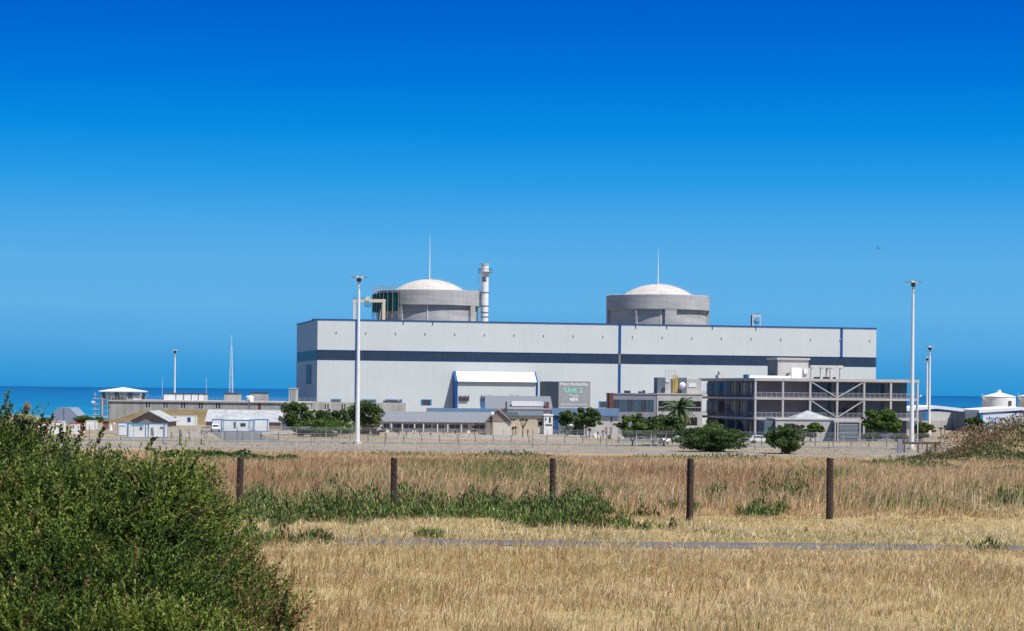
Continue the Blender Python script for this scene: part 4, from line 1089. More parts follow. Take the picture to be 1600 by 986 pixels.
# ------------------------------------------------------------------ masts and aerials
def flood_mast(px_top,py_top,d,label,hgt=None,r0=0.42,r1=0.2,head=1.25):
    x=X(px_top,d) if hgt is None else X(px_top,d); p=at(px_top,py_top,d); H=p.z-GZ
    t=thing('floodlight_mast',label,'mast',(p.x,d,GZ))
    MB().cyl((0,0),r0,0.5,H*0.5,(r0+r1)/2,n=16,cap=False).add([],[]).build('pole',M['mast'],t,smooth=True)
    MB().cyl((0,0),(r0+r1)/2,H*0.5,H-0.3,r1,n=16,cap=False).build('pole',M['mast'],t,smooth=True)
    MB().cyl((0,0),r0*1.8,0,0.5,n=16).build('footing',M['concl'],t)
    q=MB().lathe([(0.05,H+0.12),(head*0.72,H-0.02),(head*0.72,H-0.18),(0.05,H-0.3)],n=20); q.build('head_ring',M['mast'],t)
    for i in range(8):
        a=2*math.pi*i/8+0.2; f=MB(); cx,cy=head*math.cos(a),head*math.sin(a)
        f.add([(cx-0.24,cy-0.24,H-0.12),(cx+0.24,cy-0.24,H-0.12),(cx+0.24,cy+0.24,H-0.12),(cx-0.24,cy+0.24,H-0.12),(cx-0.14,cy-0.14,H+0.1),(cx+0.14,cy-0.14,H+0.1),(cx+0.14,cy+0.14,H+0.1),(cx-0.14,cy+0.14,H+0.1)],
              [(0,3,2,1),(4,5,6,7),(0,1,5,4),(1,2,6,5),(2,3,7,6),(3,0,4,7)])
        f.tube((head*0.6*math.cos(a),head*0.6*math.sin(a),H-0.1),(cx,cy,H-0.05),0.06,n=4)
        f.build('floodlight',M['slate'],t)
    c=MB().cyl((0,0),0.35,H-0.9,H-0.3,0.42,n=12); c.build('winch_box',M['dark'],t)
    return t
flood_mast(561,432.5,402,'tall white floodlight mast in front of the left part of the turbine hall')
flood_mast(1427,440,402,'tall white floodlight mast at the right end of the office block')
flood_mast(1453,541.5,556,'nearer and taller looking of the twin thin masts right of the office block',r0=0.36,r1=0.2)
flood_mast(1449,558.5,700,'farther and lower looking of the twin thin masts behind the warehouse',r0=0.36,r1=0.2)
flood_mast(273.5,547,700,'thin white floodlight mast over the basin left of the lattice mast',r0=0.36,r1=0.2)
def lattice():
    d=648; b_=at(361,615,d); tp=at(361,524,d); z0=b_.z-GZ; z1=tp.z-GZ
    t=thing('lattice_mast','slender white lattice aerial mast on the basin','mast',(b_.x,d,GZ))
    def wd(z): return 0.5-0.38*(z-z0)/(z1-3-z0)
    q=MB(); zs=np.linspace(z0,z1-3,16)
    for i in range(15):
        a,b2=wd(zs[i]),wd(zs[i+1]); ca=[(-a,-a),(a,-a),(a,a),(-a,a)]; cb=[(-b2,-b2),(b2,-b2),(b2,b2),(-b2,b2)]
        for k in range(4):
            q.tube((*ca[k],zs[i]),(*cb[k],zs[i+1]),0.055,n=4)
            q.tube((*ca[k],zs[i]),(*cb[(k+1)%4],zs[i+1]),0.03,n=4)
            q.tube((*ca[k],zs[i]),(*ca[(k+1)%4],zs[i]),0.03,n=4)
    q.build('lattice',M['mast'],t)
    MB().tube((0,0,z1-3),(0,0,z1),0.07,n=5).build('whip',M['mast'],t)
    MB().cyl((0,0),0.8,0,z0,n=4).build('base',M['concl'],t)
lattice()
for px,label in ((254,'thin grey pole above the basin left of the floodlight mast'),(322.5,'thin grey pole above the basin between two masts')):
    d=662; p=at(px,590,d); t=thing('lightning_pole',label,'pole',(p.x,d,GZ)); MB().cyl((0,0),0.11,0,p.z-GZ,0.06,n=8).build('pole',M['steel'],t)
    MB().cyl((0,0),0.3,0,0.5,n=8).build('base',M['concl'],t)
def thinmast(px,ytop,ybot,label,cat='pole',arm=False):
    d=dg(px,ybot); p=at(px,ytop,d); t=thing('slim_pole',label,cat,(p.x,d,GZ)); H=p.z-GZ
    MB().cyl((0,0),0.1,0,H,0.07,n=8).build('pole',M['mast'],t)
    B(-0.25,0.25,-0.25,0.25,0,0.25).build('base',M['concl'],t)
    return t
thinmast(1434.5,594,703,'slim pale pole close to the right floodlight mast')
thinmast(547.5,667,681,'short white post left of the floodlight mast base')

# ------------------------------------------------------------------ fences
def perimeter():
    d=391; x0,x1=X(140,d),X(1480,d); t=thing('perimeter_fence','tall wire security fence running along the station road','fence',((x0+x1)/2,d,GZ))
    L=x1-x0; n=58
    for i in range(n+1):
        x=-L/2+L*i/n
        q=MB(); q.box(x-0.05,x+0.05,-0.05,0.05,0,2.75); q.tube((x,0,2.72),(x,-0.4,3.15),0.045,n=4)
        q.build('post',M['concl' if i%5 else 'slate'],t)
    q=MB()
    for k in range(16): z=0.15+k*0.17; q.add([(-L/2,0,z-0.006),(L/2,0,z-0.006),(L/2,0.0,z+0.006),(-L/2,0.0,z+0.006)],[(0,1,2,3)])
    k=-L/2
    while k<L/2: q.add([(k-0.006,0,0.1),(k+0.006,0,0.1),(k+0.006,0,2.7),(k-0.006,0,2.7)],[(0,1,2,3)]); k+=0.28
    q.build('wire_mesh',M['steel'],t)
    q=MB()
    for (yy,z) in ((0,2.73),(-0.2,2.95),(-0.38,3.12)): q.tube((-L/2,yy,z),(L/2,yy,z),0.02,n=4)
    q.build('top_wires',M['steel'],t)
perimeter()
def inner():
    d=424; x0,x1=X(240,d),X(1470,d); t=thing('inner_fence','lower post and cable fence beyond the station road','fence',((x0+x1)/2,d,GZ))
    L=x1-x0; n=44
    for i in range(n+1):
        x=-L/2+L*i/n; B(x-0.07,x+0.07,-0.07,0.07,0,1.5).build('post',M['wood2'],t)
    q=MB()
    for z in (0.5,0.95,1.4): q.tube((-L/2,0,z),(L/2,0,z),0.025,n=4)
    q.build('cables',M['steel'],t)
inner()
def barrier():
    d=382; x0=X(1403,d); t=thing('timber_barrier','dark timber barrier with thick end post below the right floodlight mast','barrier',(x0,d,GZ))
    B(0,0.75,-0.2,0.4,0,at(1405,686,d).z-GZ).build('end_post',M['mauve'],t)
    h=at(1430,690,d).z-GZ
    B(0.75,7.0,0,0.12,h-0.45,h-0.05).build('rail',M['wood2'],t)
    for x in (1.0,3.3,4.8,6.2): B(x,x+0.28,-0.1,-0.001,0,h-0.1).build('post',M['wood2'],t)
barrier()
# near timber posts
pm_ = M['wood']
for px,yb,yt,wp,lean,label in ((373.5,801,715,10.5,1.0,'leftmost weathered timber fence post, half sunk in green scrub'),
        (615,800,716,10.5,0,'second timber post from the left, rooted in green scrub'),
        (863,803,717,9.0,0,'middle timber post of the five, thinner than its neighbours'),
        (1077.5,817,717,11,0.3,'second timber post from the right, base in dry grass'),
        (1296.5,812,716,10.5,-0.2,'rightmost timber fence post standing free in short grass')):
    d=dg(px,yb,FZ); p=at(px,yb,d); tp=at(px,yt,d); H=tp.z-float(gz(p.x,d)); r=W(wp/2,d)
    q=MB(); n=14; r_=random.Random(int(px)); rows=9
    prof=[(0.0+H*k/(rows-1)) for k in range(rows)]; vs=[]
    jit=[1+r_.uniform(-0.09,0.09) for _ in range(n)]
    for k,z in enumerate(prof):
        rr=r*(1.03-0.06*k/rows)
        for i in range(n):
            a=2*math.pi*i/n; s=jit[i]*(1+r_.uniform(-0.008,0.008)); zz=z-(0.3 if k==0 else 0)+(r_.uniform(-0.015,0.02) if k==rows-1 else 0)
            vs.append((rr*s*math.cos(a)+R(lean)*z,rr*s*math.sin(a),zz))
    fs=[(k*n+i,k*n+(i+1)%n,(k+1)*n+(i+1)%n,(k+1)*n+i) for k in range(rows-1) for i in range(n)]+[tuple(range((rows-1)*n,rows*n))]
    q.add(vs,fs); o=q.build('timber_post',pm_); o.location=(p.x,d,float(gz(p.x,d)))
    tag(o,label,'fence post','timber posts across the field')

# ------------------------------------------------------------------ vehicles
def car(px,ybot,label,rz,kind='car'):
    d=dg(px,ybot); p=at(px,ybot,d)
    t=thing('parked_car',label,'car',(p.x,d,GZ+0.1),rz)
    if kind=='pickup': body=[(-2.4,0.35),(2.35,0.35),(2.45,0.6),(2.35,0.95),(1.25,1.05),(-0.5,1.05),(-2.45,1.0),(-2.45,0.5)]; cab=[(-0.5,1.05),(1.25,1.05),(0.55,1.68),(-0.35,1.7)]
    else: body=[(-2.05,0.3),(2.05,0.3),(2.12,0.6),(2.0,0.85),(1.05,0.98),(-1.7,1.0),(-2.1,0.9)]; cab=[(-1.75,1.0),(1.05,0.98),(0.35,1.46),(-1.25,1.48)]
    MB().prism(body,'y',-0.86,0.86).build('body',M['carw'],t,bevel=0.06)
    MB().prism(cab,'y',-0.74,0.74).build('cabin',M['carw'],t,bevel=0.05)
    gl=MB()
    c=[(x*0.93+0.0,z) for x,z in cab]
    for s in (-0.75,0.75):
        gl.prism([(cab[0][0]+0.22,cab[0][1]+0.05),(cab[1][0]-0.28,cab[1][1]+0.05),(cab[2][0]-0.08,cab[2][1]-0.09),(cab[3][0]+0.1,cab[3][1]-0.09)],'y',s-0.012,s+0.012)
    gl.build('side_windows',M['glass'],t)
    (xa,za),(xb,zb)=cab[1],cab[2]
    MB().add([(xa+0.015,-0.66,za+0.05),(xa+0.015,0.66,za+0.05),(xb+0.03,0.62,zb-0.05),(xb+0.03,-0.62,zb-0.05)],[(0,1,2,3)]).build('windscreen',M['glass'],t)
    for x in (-1.35,1.35):
        for y in (-0.8,0.8):
            wv=MB(); N=16; vs=[(x+0.33*math.cos(2*math.pi*i/N),y-0.11,0.33+0.33*math.sin(2*math.pi*i/N)) for i in range(N)]; vs+=[(a,y+0.11,c_) for a,b_,c_ in vs]
            wv.add(vs,[tuple(range(N)),tuple(range(2*N-1,N-1,-1))]+[(i,(i+1)%N,N+(i+1)%N,N+i) for i in range(N)]); wh=wv.build('wheel',M['tyre'],t)
            wv=MB(); vs=[(x+0.18*math.cos(2*math.pi*i/N),y-0.13,0.33+0.18*math.sin(2*math.pi*i/N)) for i in range(N)]; vs+=[(a,y+0.13,c_) for a,b_,c_ in vs]
            wv.add(vs,[tuple(range(N)),tuple(range(2*N-1,N-1,-1))]+[(i,(i+1)%N,N+(i+1)%N,N+i) for i in range(N)]); wv.build('rim',M['steel'],wh)
    for y in (-0.62,0.62): B(2.06 if kind!='pickup' else 2.38,2.14 if kind!='pickup' else 2.46,y-0.16,y+0.16,0.62,0.78).build('headlight',M['steel'],t,bevel=0.02)
    return t
car(336.5,675,'white pickup parked nose on in front of the narrow cabin',R(-80),'pickup')
car(1187,693,'white car parked between the wide bush and the round bush',R(4))
car(1031,694,'white pickup parked under the left garden trees',R(-60),'pickup')
car(1054,688,'white car half hidden behind the wide bush',R(175))
car(1384,686,'white car in the shade of the spreading tree',R(2))

# ------------------------------------------------------------------ trees and shrubs
def leaf_cloud(centers, n, size, cols, seed, up=0.3, flat=1.0, shell=0.6, aspect=0.55):
    """leaf quads spread through lobes [(x,y,z,rx,ry,rz)] -> V,F,cols"""
    g_=np.random.default_rng(seed)
    L=np.array(centers,float); wgt=(L[:,3]*L[:,4]*L[:,5])**(2/3); idx=g_.choice(len(L),n,p=wgt/wgt.sum())
    v=g_.normal(size=(n,3)); v/=np.linalg.norm(v,axis=1)[:,None]
    rad=(shell+(1-shell)*g_.random(n)**0.5)+0.07*g_.normal(size=n)
    P=L[idx,:3]+v*rad[:,None]*L[idx,3:6]
    nrm=v*0.8+g_.normal(size=(n,3))*0.7; nrm[:,2]+=up; nrm/=np.linalg.norm(nrm,axis=1)[:,None]
    a=np.cross(nrm,g_.normal(size=(n,3))); a/=np.linalg.norm(a,axis=1)[:,None]; b_=np.cross(nrm,a)
    s=size*(0.6+0.8*g_.random(n))[:,None]
    V=np.stack([P-a*s,P-b_*s*aspect,P+a*s,P+b_*s*aspect],1).reshape(-1,3)
    F=np.arange(4*n).reshape(n,4)
    cols=np.array(cols); lob=g_.random(len(L)); t=np.clip(lob[idx]*0.5+g_.random(n)*0.6-0.05,0,1)
    ci=t*(len(cols)-1); i0=np.clip(ci.astype(int),0,len(cols)-2); f=(ci-i0)[:,None]
    c=cols[i0]*(1-f)+cols[i0+1]*f; c=c*(0.8+0.4*g_.random((n,1)))
    return V,F,np.repeat(c,4,0)
GR=[(0.024,0.048,0.017),(0.048,0.088,0.026),(0.078,0.13,0.036),(0.12,0.17,0.05)]
GRL=[(0.03,0.06,0.015),(0.06,0.12,0.025),(0.10,0.17,0.03),(0.15,0.20,0.05)]
GRB=[(0.02,0.045,0.02),(0.04,0.075,0.03),(0.07,0.10,0.04),(0.12,0.11,0.05)]
DKP=[(0.03,0.03,0.025),(0.06,0.05,0.045),(0.09,0.075,0.05)]
def tree(px,ybase,label,x0,x1,yt,yb,cols=GR,seed=1,n=2600,trunk=True,cat='tree',name='tree',size=0.30,ry=None,lobes=16,base=GZ,dense=0.62,fork=False,group=None):
    """crown seen between pixels x0..x1, yt..yb"""
    d=dg(px,ybase,base); p=at(px,ybase,d); t=thing(name,label,cat,(p.x,d,base),0,group)
    r_=random.Random(seed); cx=(X(x0,d)+X(x1,d))/2-p.x; hw=(X(x1,d)-X(x0,d))/2*1.1; zt=at(px,yt-0.8,d).z-base; zb=max(at(px,yb+(2.0 if trunk else 0),d).z-base,0.05); cz=(zt+zb)/2; hh=(zt-zb)/2
    ry=ry or hw*0.85; C_=[]
    for i in range(int(lobes*1.6)):
        th=r_.uniform(0,2*math.pi); q=math.sqrt(r_.random())*0.92; zz=r_.uniform(-0.75,0.78)
        k=math.sqrt(max(0.05,1-zz*zz*0.9)); s=r_.uniform(0.12,0.36)
        C_.append((cx+hw*q*k*math.cos(th)*0.95, ry*q*k*math.sin(th), cz+hh*zz, hw*s, ry*s, hh*s*r_.uniform(0.7,1.3)))
    for i in range(int(lobes*0.7)):      # stray branch tips that break the outline
        th=r_.uniform(0,2*math.pi); zz=r_.uniform(-0.5,0.95); k=math.sqrt(max(0.08,1-zz*zz)); f_=r_.uniform(0.92,1.1); s=r_.uniform(0.07,0.15)
        C_.append((cx+hw*k*f_*math.cos(th), ry*k*math.sin(th), cz+hh*zz*1.03, hw*s, ry*s, hh*s*1.2))
    V,F,c=leaf_cloud(C_,int(n*1.9),size*0.72,cols,seed,shell=dense)
    V[:,2]=np.maximum(V[:,2],0.02)
    npmesh('crown',V,F,M['leaf'],c,t)
    q=MB(); tr=max(0.13,hw*0.05)
    if trunk:
        top=Vector((cx*0.6,0,zb+hh*0.35))
        if fork:
            q.tube((0,0,0),(cx*0.2,0,top.z*0.35),tr*1.2,tr,n=8)
            for s in (-1,1): q.tube((cx*0.2,0,top.z*0.33),(cx*0.6+s*hw*0.3,0,top.z),tr*0.9,tr*0.4,n=7)
        else: q.tube((0,0,-0.1),tuple(top),tr*1.3,tr*0.7,n=8)
        for L in C_[:9]: q.tube((cx*0.4,0,top.z*0.7),(L[0],L[1],L[2]),tr*0.5,tr*0.12,n=5)
    else:
        for L in C_[:9]: q.tube((r_.uniform(-.3,.3)*hw,r_.uniform(-.3,.3)*ry,0),(L[0],L[1],L[2]),tr*0.5,tr*0.15,n=5)
    q.build('trunk' if trunk else 'stems',M['bark'],t)
    return t
tree(463,680,'bushy dark tree with slanting trunk at the right of the yard',440,484,627,669,GR,1,3200,lobes=20,fork=True)
tree(505,677,'dark green tree behind the hedge next to the yard tree',483,522,640,668,GR,2,2200)
tree(532,677,'lower rounded tree in the middle behind the hedge',514,546,641,664,GRB,3,2000)
tree(575,679,'tall dark rounded tree just right of the floodlight mast',541,594,629,667,GR,4,3800,lobes=22)
tree(500,682.5,'wide low hedge of bright green shrubs in front of the trees',464,556,656,681.5,GRL,5,5200,trunk=False,cat='hedge',name='hedge',size=0.22,ry=4,lobes=34,dense=0.4)
tree(580,682,'dark purplish shrub at the right end of the hedge',563,598,663,681,DKP,6,1800,trunk=False,cat='shrub',name='shrub',size=0.22)
tree(468,682.5,'small dark shrub at the left end of the hedge',459,481,671,682,DKP,7,900,trunk=False,cat='shrub',name='shrub',size=0.2)
tree(885,682,'smaller left part of the garden tree pair, before the slate store',872,901,643,663,GR,8,2000)
tree(915,684,'round crowned garden tree before the cream store',896,936,637,667,GR,9,3200)
tree(988,697,'spreading light tree with pale forked trunk left of the palm',967,1013,648,682,GRL,10,3200,fork=True)
tree(1037,697,'spreading dark tree with forked trunk below the palm',1008,1068,651,683,GR,11,3800,fork=True,lobes=22)
tree(1000,686,'low garden shrub between the two spreading trees',990,1025,662,685,GRL,12,1500,trunk=False,cat='shrub',name='shrub')
tree(1118,706,'wide dark green bush in front of the office block',1058,1170,669,706,GR,13,9500,trunk=False,cat='bush',name='bush',size=0.2,ry=4.0,lobes=40,dense=0.4)
tree(1112,690,'mid green shrub poking out behind the wide bush',1098,1132,659,680,GRL,14,1600,trunk=False,cat='shrub',name='shrub')
tree(1224,709,'round dense bush in front of the gate house',1197,1254,665,709,GR,15,6500,trunk=False,cat='bush',name='bush',size=0.2,ry=3.0,lobes=30,dense=0.4)
tree(1266,690,'small lollipop tree beside the gate house wall',1252,1285,661,681,GRL,16,2200)
tree(1375,686,'broad umbrella-shaped tree in front of the office block right half',1346,1406,641,675,GRL,17,5200,lobes=26)
tree(1362,689,'dark low shrub under the spreading umbrella tree',1350,1374,674,689,GR,18,900,trunk=False,cat='shrub',name='shrub')
tree(1437,689,'yellowish green shrub between the right mast and the twin masts',1426,1458,660,688,[(0.05,0.07,0.015),(0.11,0.13,0.03),(0.17,0.19,0.04)],19,2400,trunk=False,cat='shrub',name='shrub')
tree(1533,678,'dark vine-like shrub against the warehouse link bay',1508,1536,652,678,GR,20,2200,trunk=False,cat='shrub',name='shrub')
tree(1240,694,'brown headed shrub top showing behind the round bush',1222,1252,664,680,DKP,21,1000,trunk=False,cat='shrub',name='shrub')
tree(40,676,'low green thicket on the shore left of the red framed boxes',20,60,654,672,GRB,22,1500,trunk=False,cat='thicket',name='thicket')
tree(140,664,'low green thicket on the dune right of the mansard shed',120,160,650,662,GR,23,1500,trunk=False,cat='thicket',name='thicket')
tree(62,664,'low scrub patch by the beach behind the leftmost red box',48,84,654,662,GR,24,900,trunk=False,cat='thicket',name='thicket')
GRP=[(0.05,0.04,0.04),(0.07,0.08,0.035),(0.10,0.12,0.05),(0.13,0.10,0.08)]
tree(893,679,'low reddish green shrub bed under the garden tree pair',878,906,669,679,GRP,41,1100,trunk=False,cat='shrub',name='shrub',size=0.18)
tree(922,680,'low dark shrub bed left of the cream store doors',910,940,667,680,GRB,42,1300,trunk=False,cat='shrub',name='shrub',size=0.18)
tree(976,678,'tall dull green shrub at the mauve office foot',962,986,660,678,GRB,43,1400,trunk=False,cat='shrub',name='shrub',size=0.2)
tree(1085,684,'yellowish shrub between the palm and the wide bush',1074,1100,668,684,GRL,44,1000,trunk=False,cat='shrub',name='shrub',size=0.18)
tree(1336,688,'dull low shrub at the right end of the gate canopy',1328,1350,678,688,GRP,45,800,trunk=False,cat='shrub',name='shrub',size=0.18)
tree(1402,690,'rusty low shrub left of the right floodlight mast',1390,1416,679,690,GRP,46,900,trunk=False,cat='shrub',name='shrub',size=0.18)
tree(620,676,'tiny dark shrub at the left end of the long office',608,628,669,676,GRB,47,500,trunk=False,cat='shrub',name='shrub',size=0.16)
# scrub just beyond the field edge on the left
for (px,yb,x0,x1,yt,sd,label) in ((325,717,258,392,700,31,'low dark green scrub strip at the field edge left of the first post'),(420,717,385,460,708,32,'thin dark scrub continuing right of the first post top')):
    d=86.0; p=at(px,640,d); t=thing('scrub_strip',label,'scrub',(p.x,d,FZ)); hw=W((x1-x0)/2,d); h=at(px,yt,d).z-float(gz(p.x,d))
    C_=[(rnd.uniform(-hw,hw)*0.95,rnd.uniform(-1.5,1.5),0,rnd.uniform(0.3,0.6),0.6,h*rnd.uniform(0.6,1.0)*(1-0.0)) for _ in range(30)]
    V,F,c=leaf_cloud(C_,9000,0.07,GR,sd,shell=0.5); V[:,2]=np.abs(V[:,2])+float(gz(p.x,d))-FZ-0.05
    npmesh('foliage',V,F,M['leaf'],c,t); q=MB()
    for L in C_[:12]: q.tube((L[0],L[1],-0.2),(L[0]+0.1,L[1],h*0.6),0.02,0.01,n=4)
    q.build('stems',M['bark'],t)
# roof garden tuft on the basin
def palm():
    d=500; p=at(1062,640,d); t=thing('palm_tree','date palm with wide feathery crown in front of the white office','palm tree',(p.x,d,GZ))
    zc=at(1062,641,d).z-GZ
    MB().cyl((0,0),0.45,0,zc,0.38,n=14).build('trunk',M['bark'],t)
    g_=np.random.default_rng(5); Vs=[];Cs=[]; q=MB()
    for k in range(70):
        az=g_.uniform(0,2*math.pi); el=g_.uniform(-0.55,1.35); Ln=g_.uniform(3.8,4.9); pts=[]; pos=np.array([0,0,zc]); e=el
        for s in range(11):
            pts.append(pos.copy()); pos=pos+np.array([math.cos(az)*math.cos(e),math.sin(az)*math.cos(e),math.sin(e)])*Ln/10; e-=0.13
        for s in range(10): q.tube(pts[s],pts[s+1],0.05*(1-s/12),n=4)
        dead=el<-0.2
        col=np.array([0.15,0.12,0.05]) if dead else np.array([0.055,0.095,0.03])*g_.uniform(0.7,1.5)
        side=np.array([-math.sin(az),math.cos(az),0])
        for s in range(1,10):
            for h in range(5):
                f=h/5; b0=pts[s]*(1-f)+pts[s+1]*f; tdir=(pts[s+1]-pts[s]); tdir/=np.linalg.norm(tdir)
                for sg in (-1,1):
                    ll=(0.75-0.04*s)*g_.uniform(0.8,1.1); tip=b0+side*sg*ll*0.75+tdir*ll*0.6-np.array([0,0,0.22]); w=tdir*0.055
                    Vs+= [b0-w,b0+w,tip+w*0.3,tip-w*0.3]; Cs+=[col*g_.uniform(0.8,1.2)]*4
    V=np.array(Vs); npmesh('fronds',V,np.arange(len(V)).reshape(-1,4),M['leaf'],np.array(Cs),t)
    q.build('ribs',M['beige'],t)
palm()
def aloe(px,yb,yt,wpx,label,col=(0.10,0.12,0.05),skirt=None,umbrella=False,n=60,name='aloe_tree',cat='aloe'):
    d=dg(px,yb); p=at(px,yb,d); t=thing(name,label,cat,(p.x,d,GZ)); H=at(px,yt,d).z-GZ; hw=W(wpx/2,d)
    g_=np.random.default_rng(int(px*7)); q=MB(); heads=[]
    if umbrella:
        q.tube((0,0,0),(0.05,0,H*0.45),0.18,0.14,n=8)
        for k in range(7):
            a=k*2*math.pi/7; e=(hw*0.62*math.cos(a)+0.2,hw*0.5*math.sin(a),H*0.83); q.tube((0.05,0,H*0.43),e,0.1,0.05,n=5); heads.append(e)
        heads.append((0.1,0,H*0.88)); rr=hw*0.42
    else:
        zt=max(H-hw*0.9,0.1); q.tube((0,0,-0.05),(0,0,zt),0.13,0.11,n=8); heads=[(0,0,zt)]; rr=hw
    q.build('trunk',M['bark'],t); Vs=[];Cs=[]
    for hd in heads:
        for k in range(n):
            az=g_.uniform(0,2*math.pi); el=g_.uniform(-0.2,1.4); dv=np.array([math.cos(az)*math.cos(el),math.sin(az)*math.cos(el),math.sin(el)])*rr*g_.uniform(0.8,1.1)
            sd=np.cross(dv,[0,0,1.0]); sd/= (np.linalg.norm(sd)+1e-6); sd*=rr*0.15; b0=np.array(hd); mid=b0+dv*0.6; tip=b0+dv-np.array([0,0,rr*0.12])
            Vs+=[b0-sd*0.6,b0+sd*0.6,mid+sd,mid-sd, mid-sd,mid+sd,tip+sd*0.1,tip-sd*0.1]; Cs+=[np.array(col)*g_.uniform(0.6,1.5)]*8
        if skirt:
            for k in range(n):
                az=g_.uniform(0,2*math.pi); dv=np.array([math.cos(az)*0.5,math.sin(az)*0.5,-1.0])*rr*0.9; sd=np.cross(dv,[0,1.0,0]); sd/=(np.linalg.norm(sd)+1e-6); sd*=rr*0.1; b0=np.array(hd)
                Vs+=[b0-sd,b0+sd,b0+dv+sd,b0+dv-sd]; Cs+=[np.array(skirt)*g_.uniform(0.6,1.4)]*4
    V=np.array(Vs); V[:,2]=np.maximum(V[:,2],0.02); npmesh('leaves',V,np.arange(len(V)).reshape(-1,4),M['leaf'],np.array(Cs),t)
AG=(0.09,0.11,0.05)
aloe(767,680,650,11,'aloe with thick brown skirt at the corner of the long office',AG,(0.10,0.06,0.04),n=90)
aloe(792,674,660,12,'green headed aloe in front of the gable house',(0.07,0.10,0.03))
aloe(801.5,681,666,10,'grey twin aloe left of the umbrella dragon tree',(0.10,0.10,0.07))
aloe(805.5,680,665.5,8,'slender grey aloe touching the umbrella dragon tree',(0.11,0.11,0.07))
aloe(816.5,683.5,652,18,'umbrella-crowned dragon tree in the aloe garden',(0.09,0.12,0.03),umbrella=True,n=40,name='dragon_tree',cat='dragon tree')
aloe(824.5,683,671,6,'small aloe with reddish base right of the dragon tree',(0.06,0.11,0.04),(0.25,0.07,0.04))
aloe(741,680,663,13,'leaning brown aloe before the right part of the long office',(0.10,0.08,0.05),(0.09,0.06,0.04))
for i,(px,yb,h,w,c_,lb) in enumerate(((623,681,6,5,(0.12,0.06,0.04),'tiny reddish aloe before the dark office door'),(635,681,8,5,(0.08,0.07,0.04),'tiny brown aloe right of the dark office door'),
        (647,678,10,7,(0.06,0.10,0.03),'small green aloe below the middle office window'),(656,680,9,6,(0.11,0.07,0.04),'small rust tinged aloe below the office sign'),
        (673,681,5,5,(0.12,0.08,0.05),'tiny ochre aloe centre of the long office'),(693,678,5,4,(0.10,0.07,0.04),'tiny dark aloe before the third verandah bay'),(703,677,5,4,(0.08,0.06,0.04),'tiny dark aloe beside a planter'),
        (712,678,6,8,(0.14,0.07,0.05),'tiny wide reddish aloe near the office right half'),(758,681,5,4,(0.05,0.05,0.04),'tiny black looking aloe left of the skirted aloe'),
        (865,680,14,6,(0.15,0.05,0.05),'reddish flowering aloe before the white annex'),(872,681,12,5,(0.2,0.06,0.05),'red aloe before the blue door'),
        (908,684,20,16,(0.12,0.12,0.05),'large yellow green agave under the round garden tree'),(921,684,16,13,(0.10,0.12,0.05),'agave right of the largest garden agave'),
        (934,686,12,9,(0.11,0.09,0.04),'brownish agave left of the white boulder'),(942,685,14,9,(0.12,0.07,0.05),'rusty agave right of the white boulder'),
        (952,687,9,14,(0.07,0.09,0.03),'wide low agave near the cream store'),(887,681,13,7,(0.05,0.08,0.03),'dark narrow agave by the garden parasol'),
        (962,676,14,9,(0.13,0.07,0.05),'rust coloured aloe at the right end of the cream store'),(1299,681,13,8,(0.12,0.13,0.04),'yellow green aloe right of the gate house'),
        (1323,687,14,16,(0.10,0.10,0.04),'bushy aloe in front of the louvred canopy'),(1289,687,8,6,(0.10,0.11,0.05),'tiny aloe at the gate house corner'),
        (1470,682,15,9,(0.05,0.06,0.03),'dark aloe left before the warehouse plinth'),(1476,678,14,8,(0.05,0.07,0.03),'dark tall aloe at the warehouse plinth'),
        (1493,680,13,9,(0.06,0.07,0.03),'dark aloe right before the warehouse plinth'),(1505,679,11,9,(0.05,0.06,0.03),'dark aloe at the end of the warehouse plinth'),
        (1418,692,9,8,(0.14,0.08,0.04),'rust coloured aloe left of the right floodlight mast'))):
    aloe(px,yb,yb-h,w,lb,c_,n=45,name='aloe')
# rocks in the garden
def boulder(px,yb,wpx,hpx,label,m,seed):
    d=dg(px,yb); p=at(px,yb,d); q=MB(); q.sphere((0,0,0),1,14,9); r_=random.Random(seed); w=W(wpx/2,d); h=W(hpx,d)
    q.v=[(x*w*(1+r_.uniform(-.15,.15)),y*w*0.8*(1+r_.uniform(-.15,.15)),max(z,-0.3)*h*(1+r_.uniform(-.12,.12))+0.05) for x,y,z in q.v]
    o=q.build('boulder',m,smooth=False); o.location=(p.x,d,GZ); tag(o,label,'boulder')
boulder(931,685,11,8,'large white boulder among the garden agaves',mat('white_rock',(0.68,0.64,0.56),0.9,0.1,2,bump=0.6,bscale=4),1)
boulder(914,684,8,5,'small tan boulder left of the white boulder',M['rock'],2)
boulder(903,687,6,3,'low grey boulder below the yellow green agave',M['rock'],3)
boulder(972,686,6,3,'low boulder at the right end of the aloe garden',M['rock'],4)
def parasol():
    d=dg(891,680); p=at(891,680,d); t=thing('garden_parasol','small white garden parasol in the aloe garden','parasol',(p.x,d,GZ))
    h=W(18,d); MB().cyl((0,0),0.05,0,h,n=8).build('pole',M['brown'],t)
    MB().lathe([(1.05,h-0.45),(1.05,h-0.35),(0.02,h)],n=10).build('canopy',M['concl'],t)
parasol()
for px,yb,label in ((281,696,'dark bollard in the yard left of the asphalt'),(315,681,'short dark post at the yard edge'),(408,684,'small rust coloured post on the dry verge')):
    d=dg(px,yb); p=at(px,yb,d); t=thing('bollard',label,'bollard',(p.x,d,GZ)); h=W({281:24,315:8,408:6}[px],d)
    MB().cyl((0,0),0.12,0,h,n=8).build('shaft',M['dark'],t); MB().cyl((0,0),0.17,h-0.001,h+0.12,0.1,n=8).build('cap',M['dark'],t)
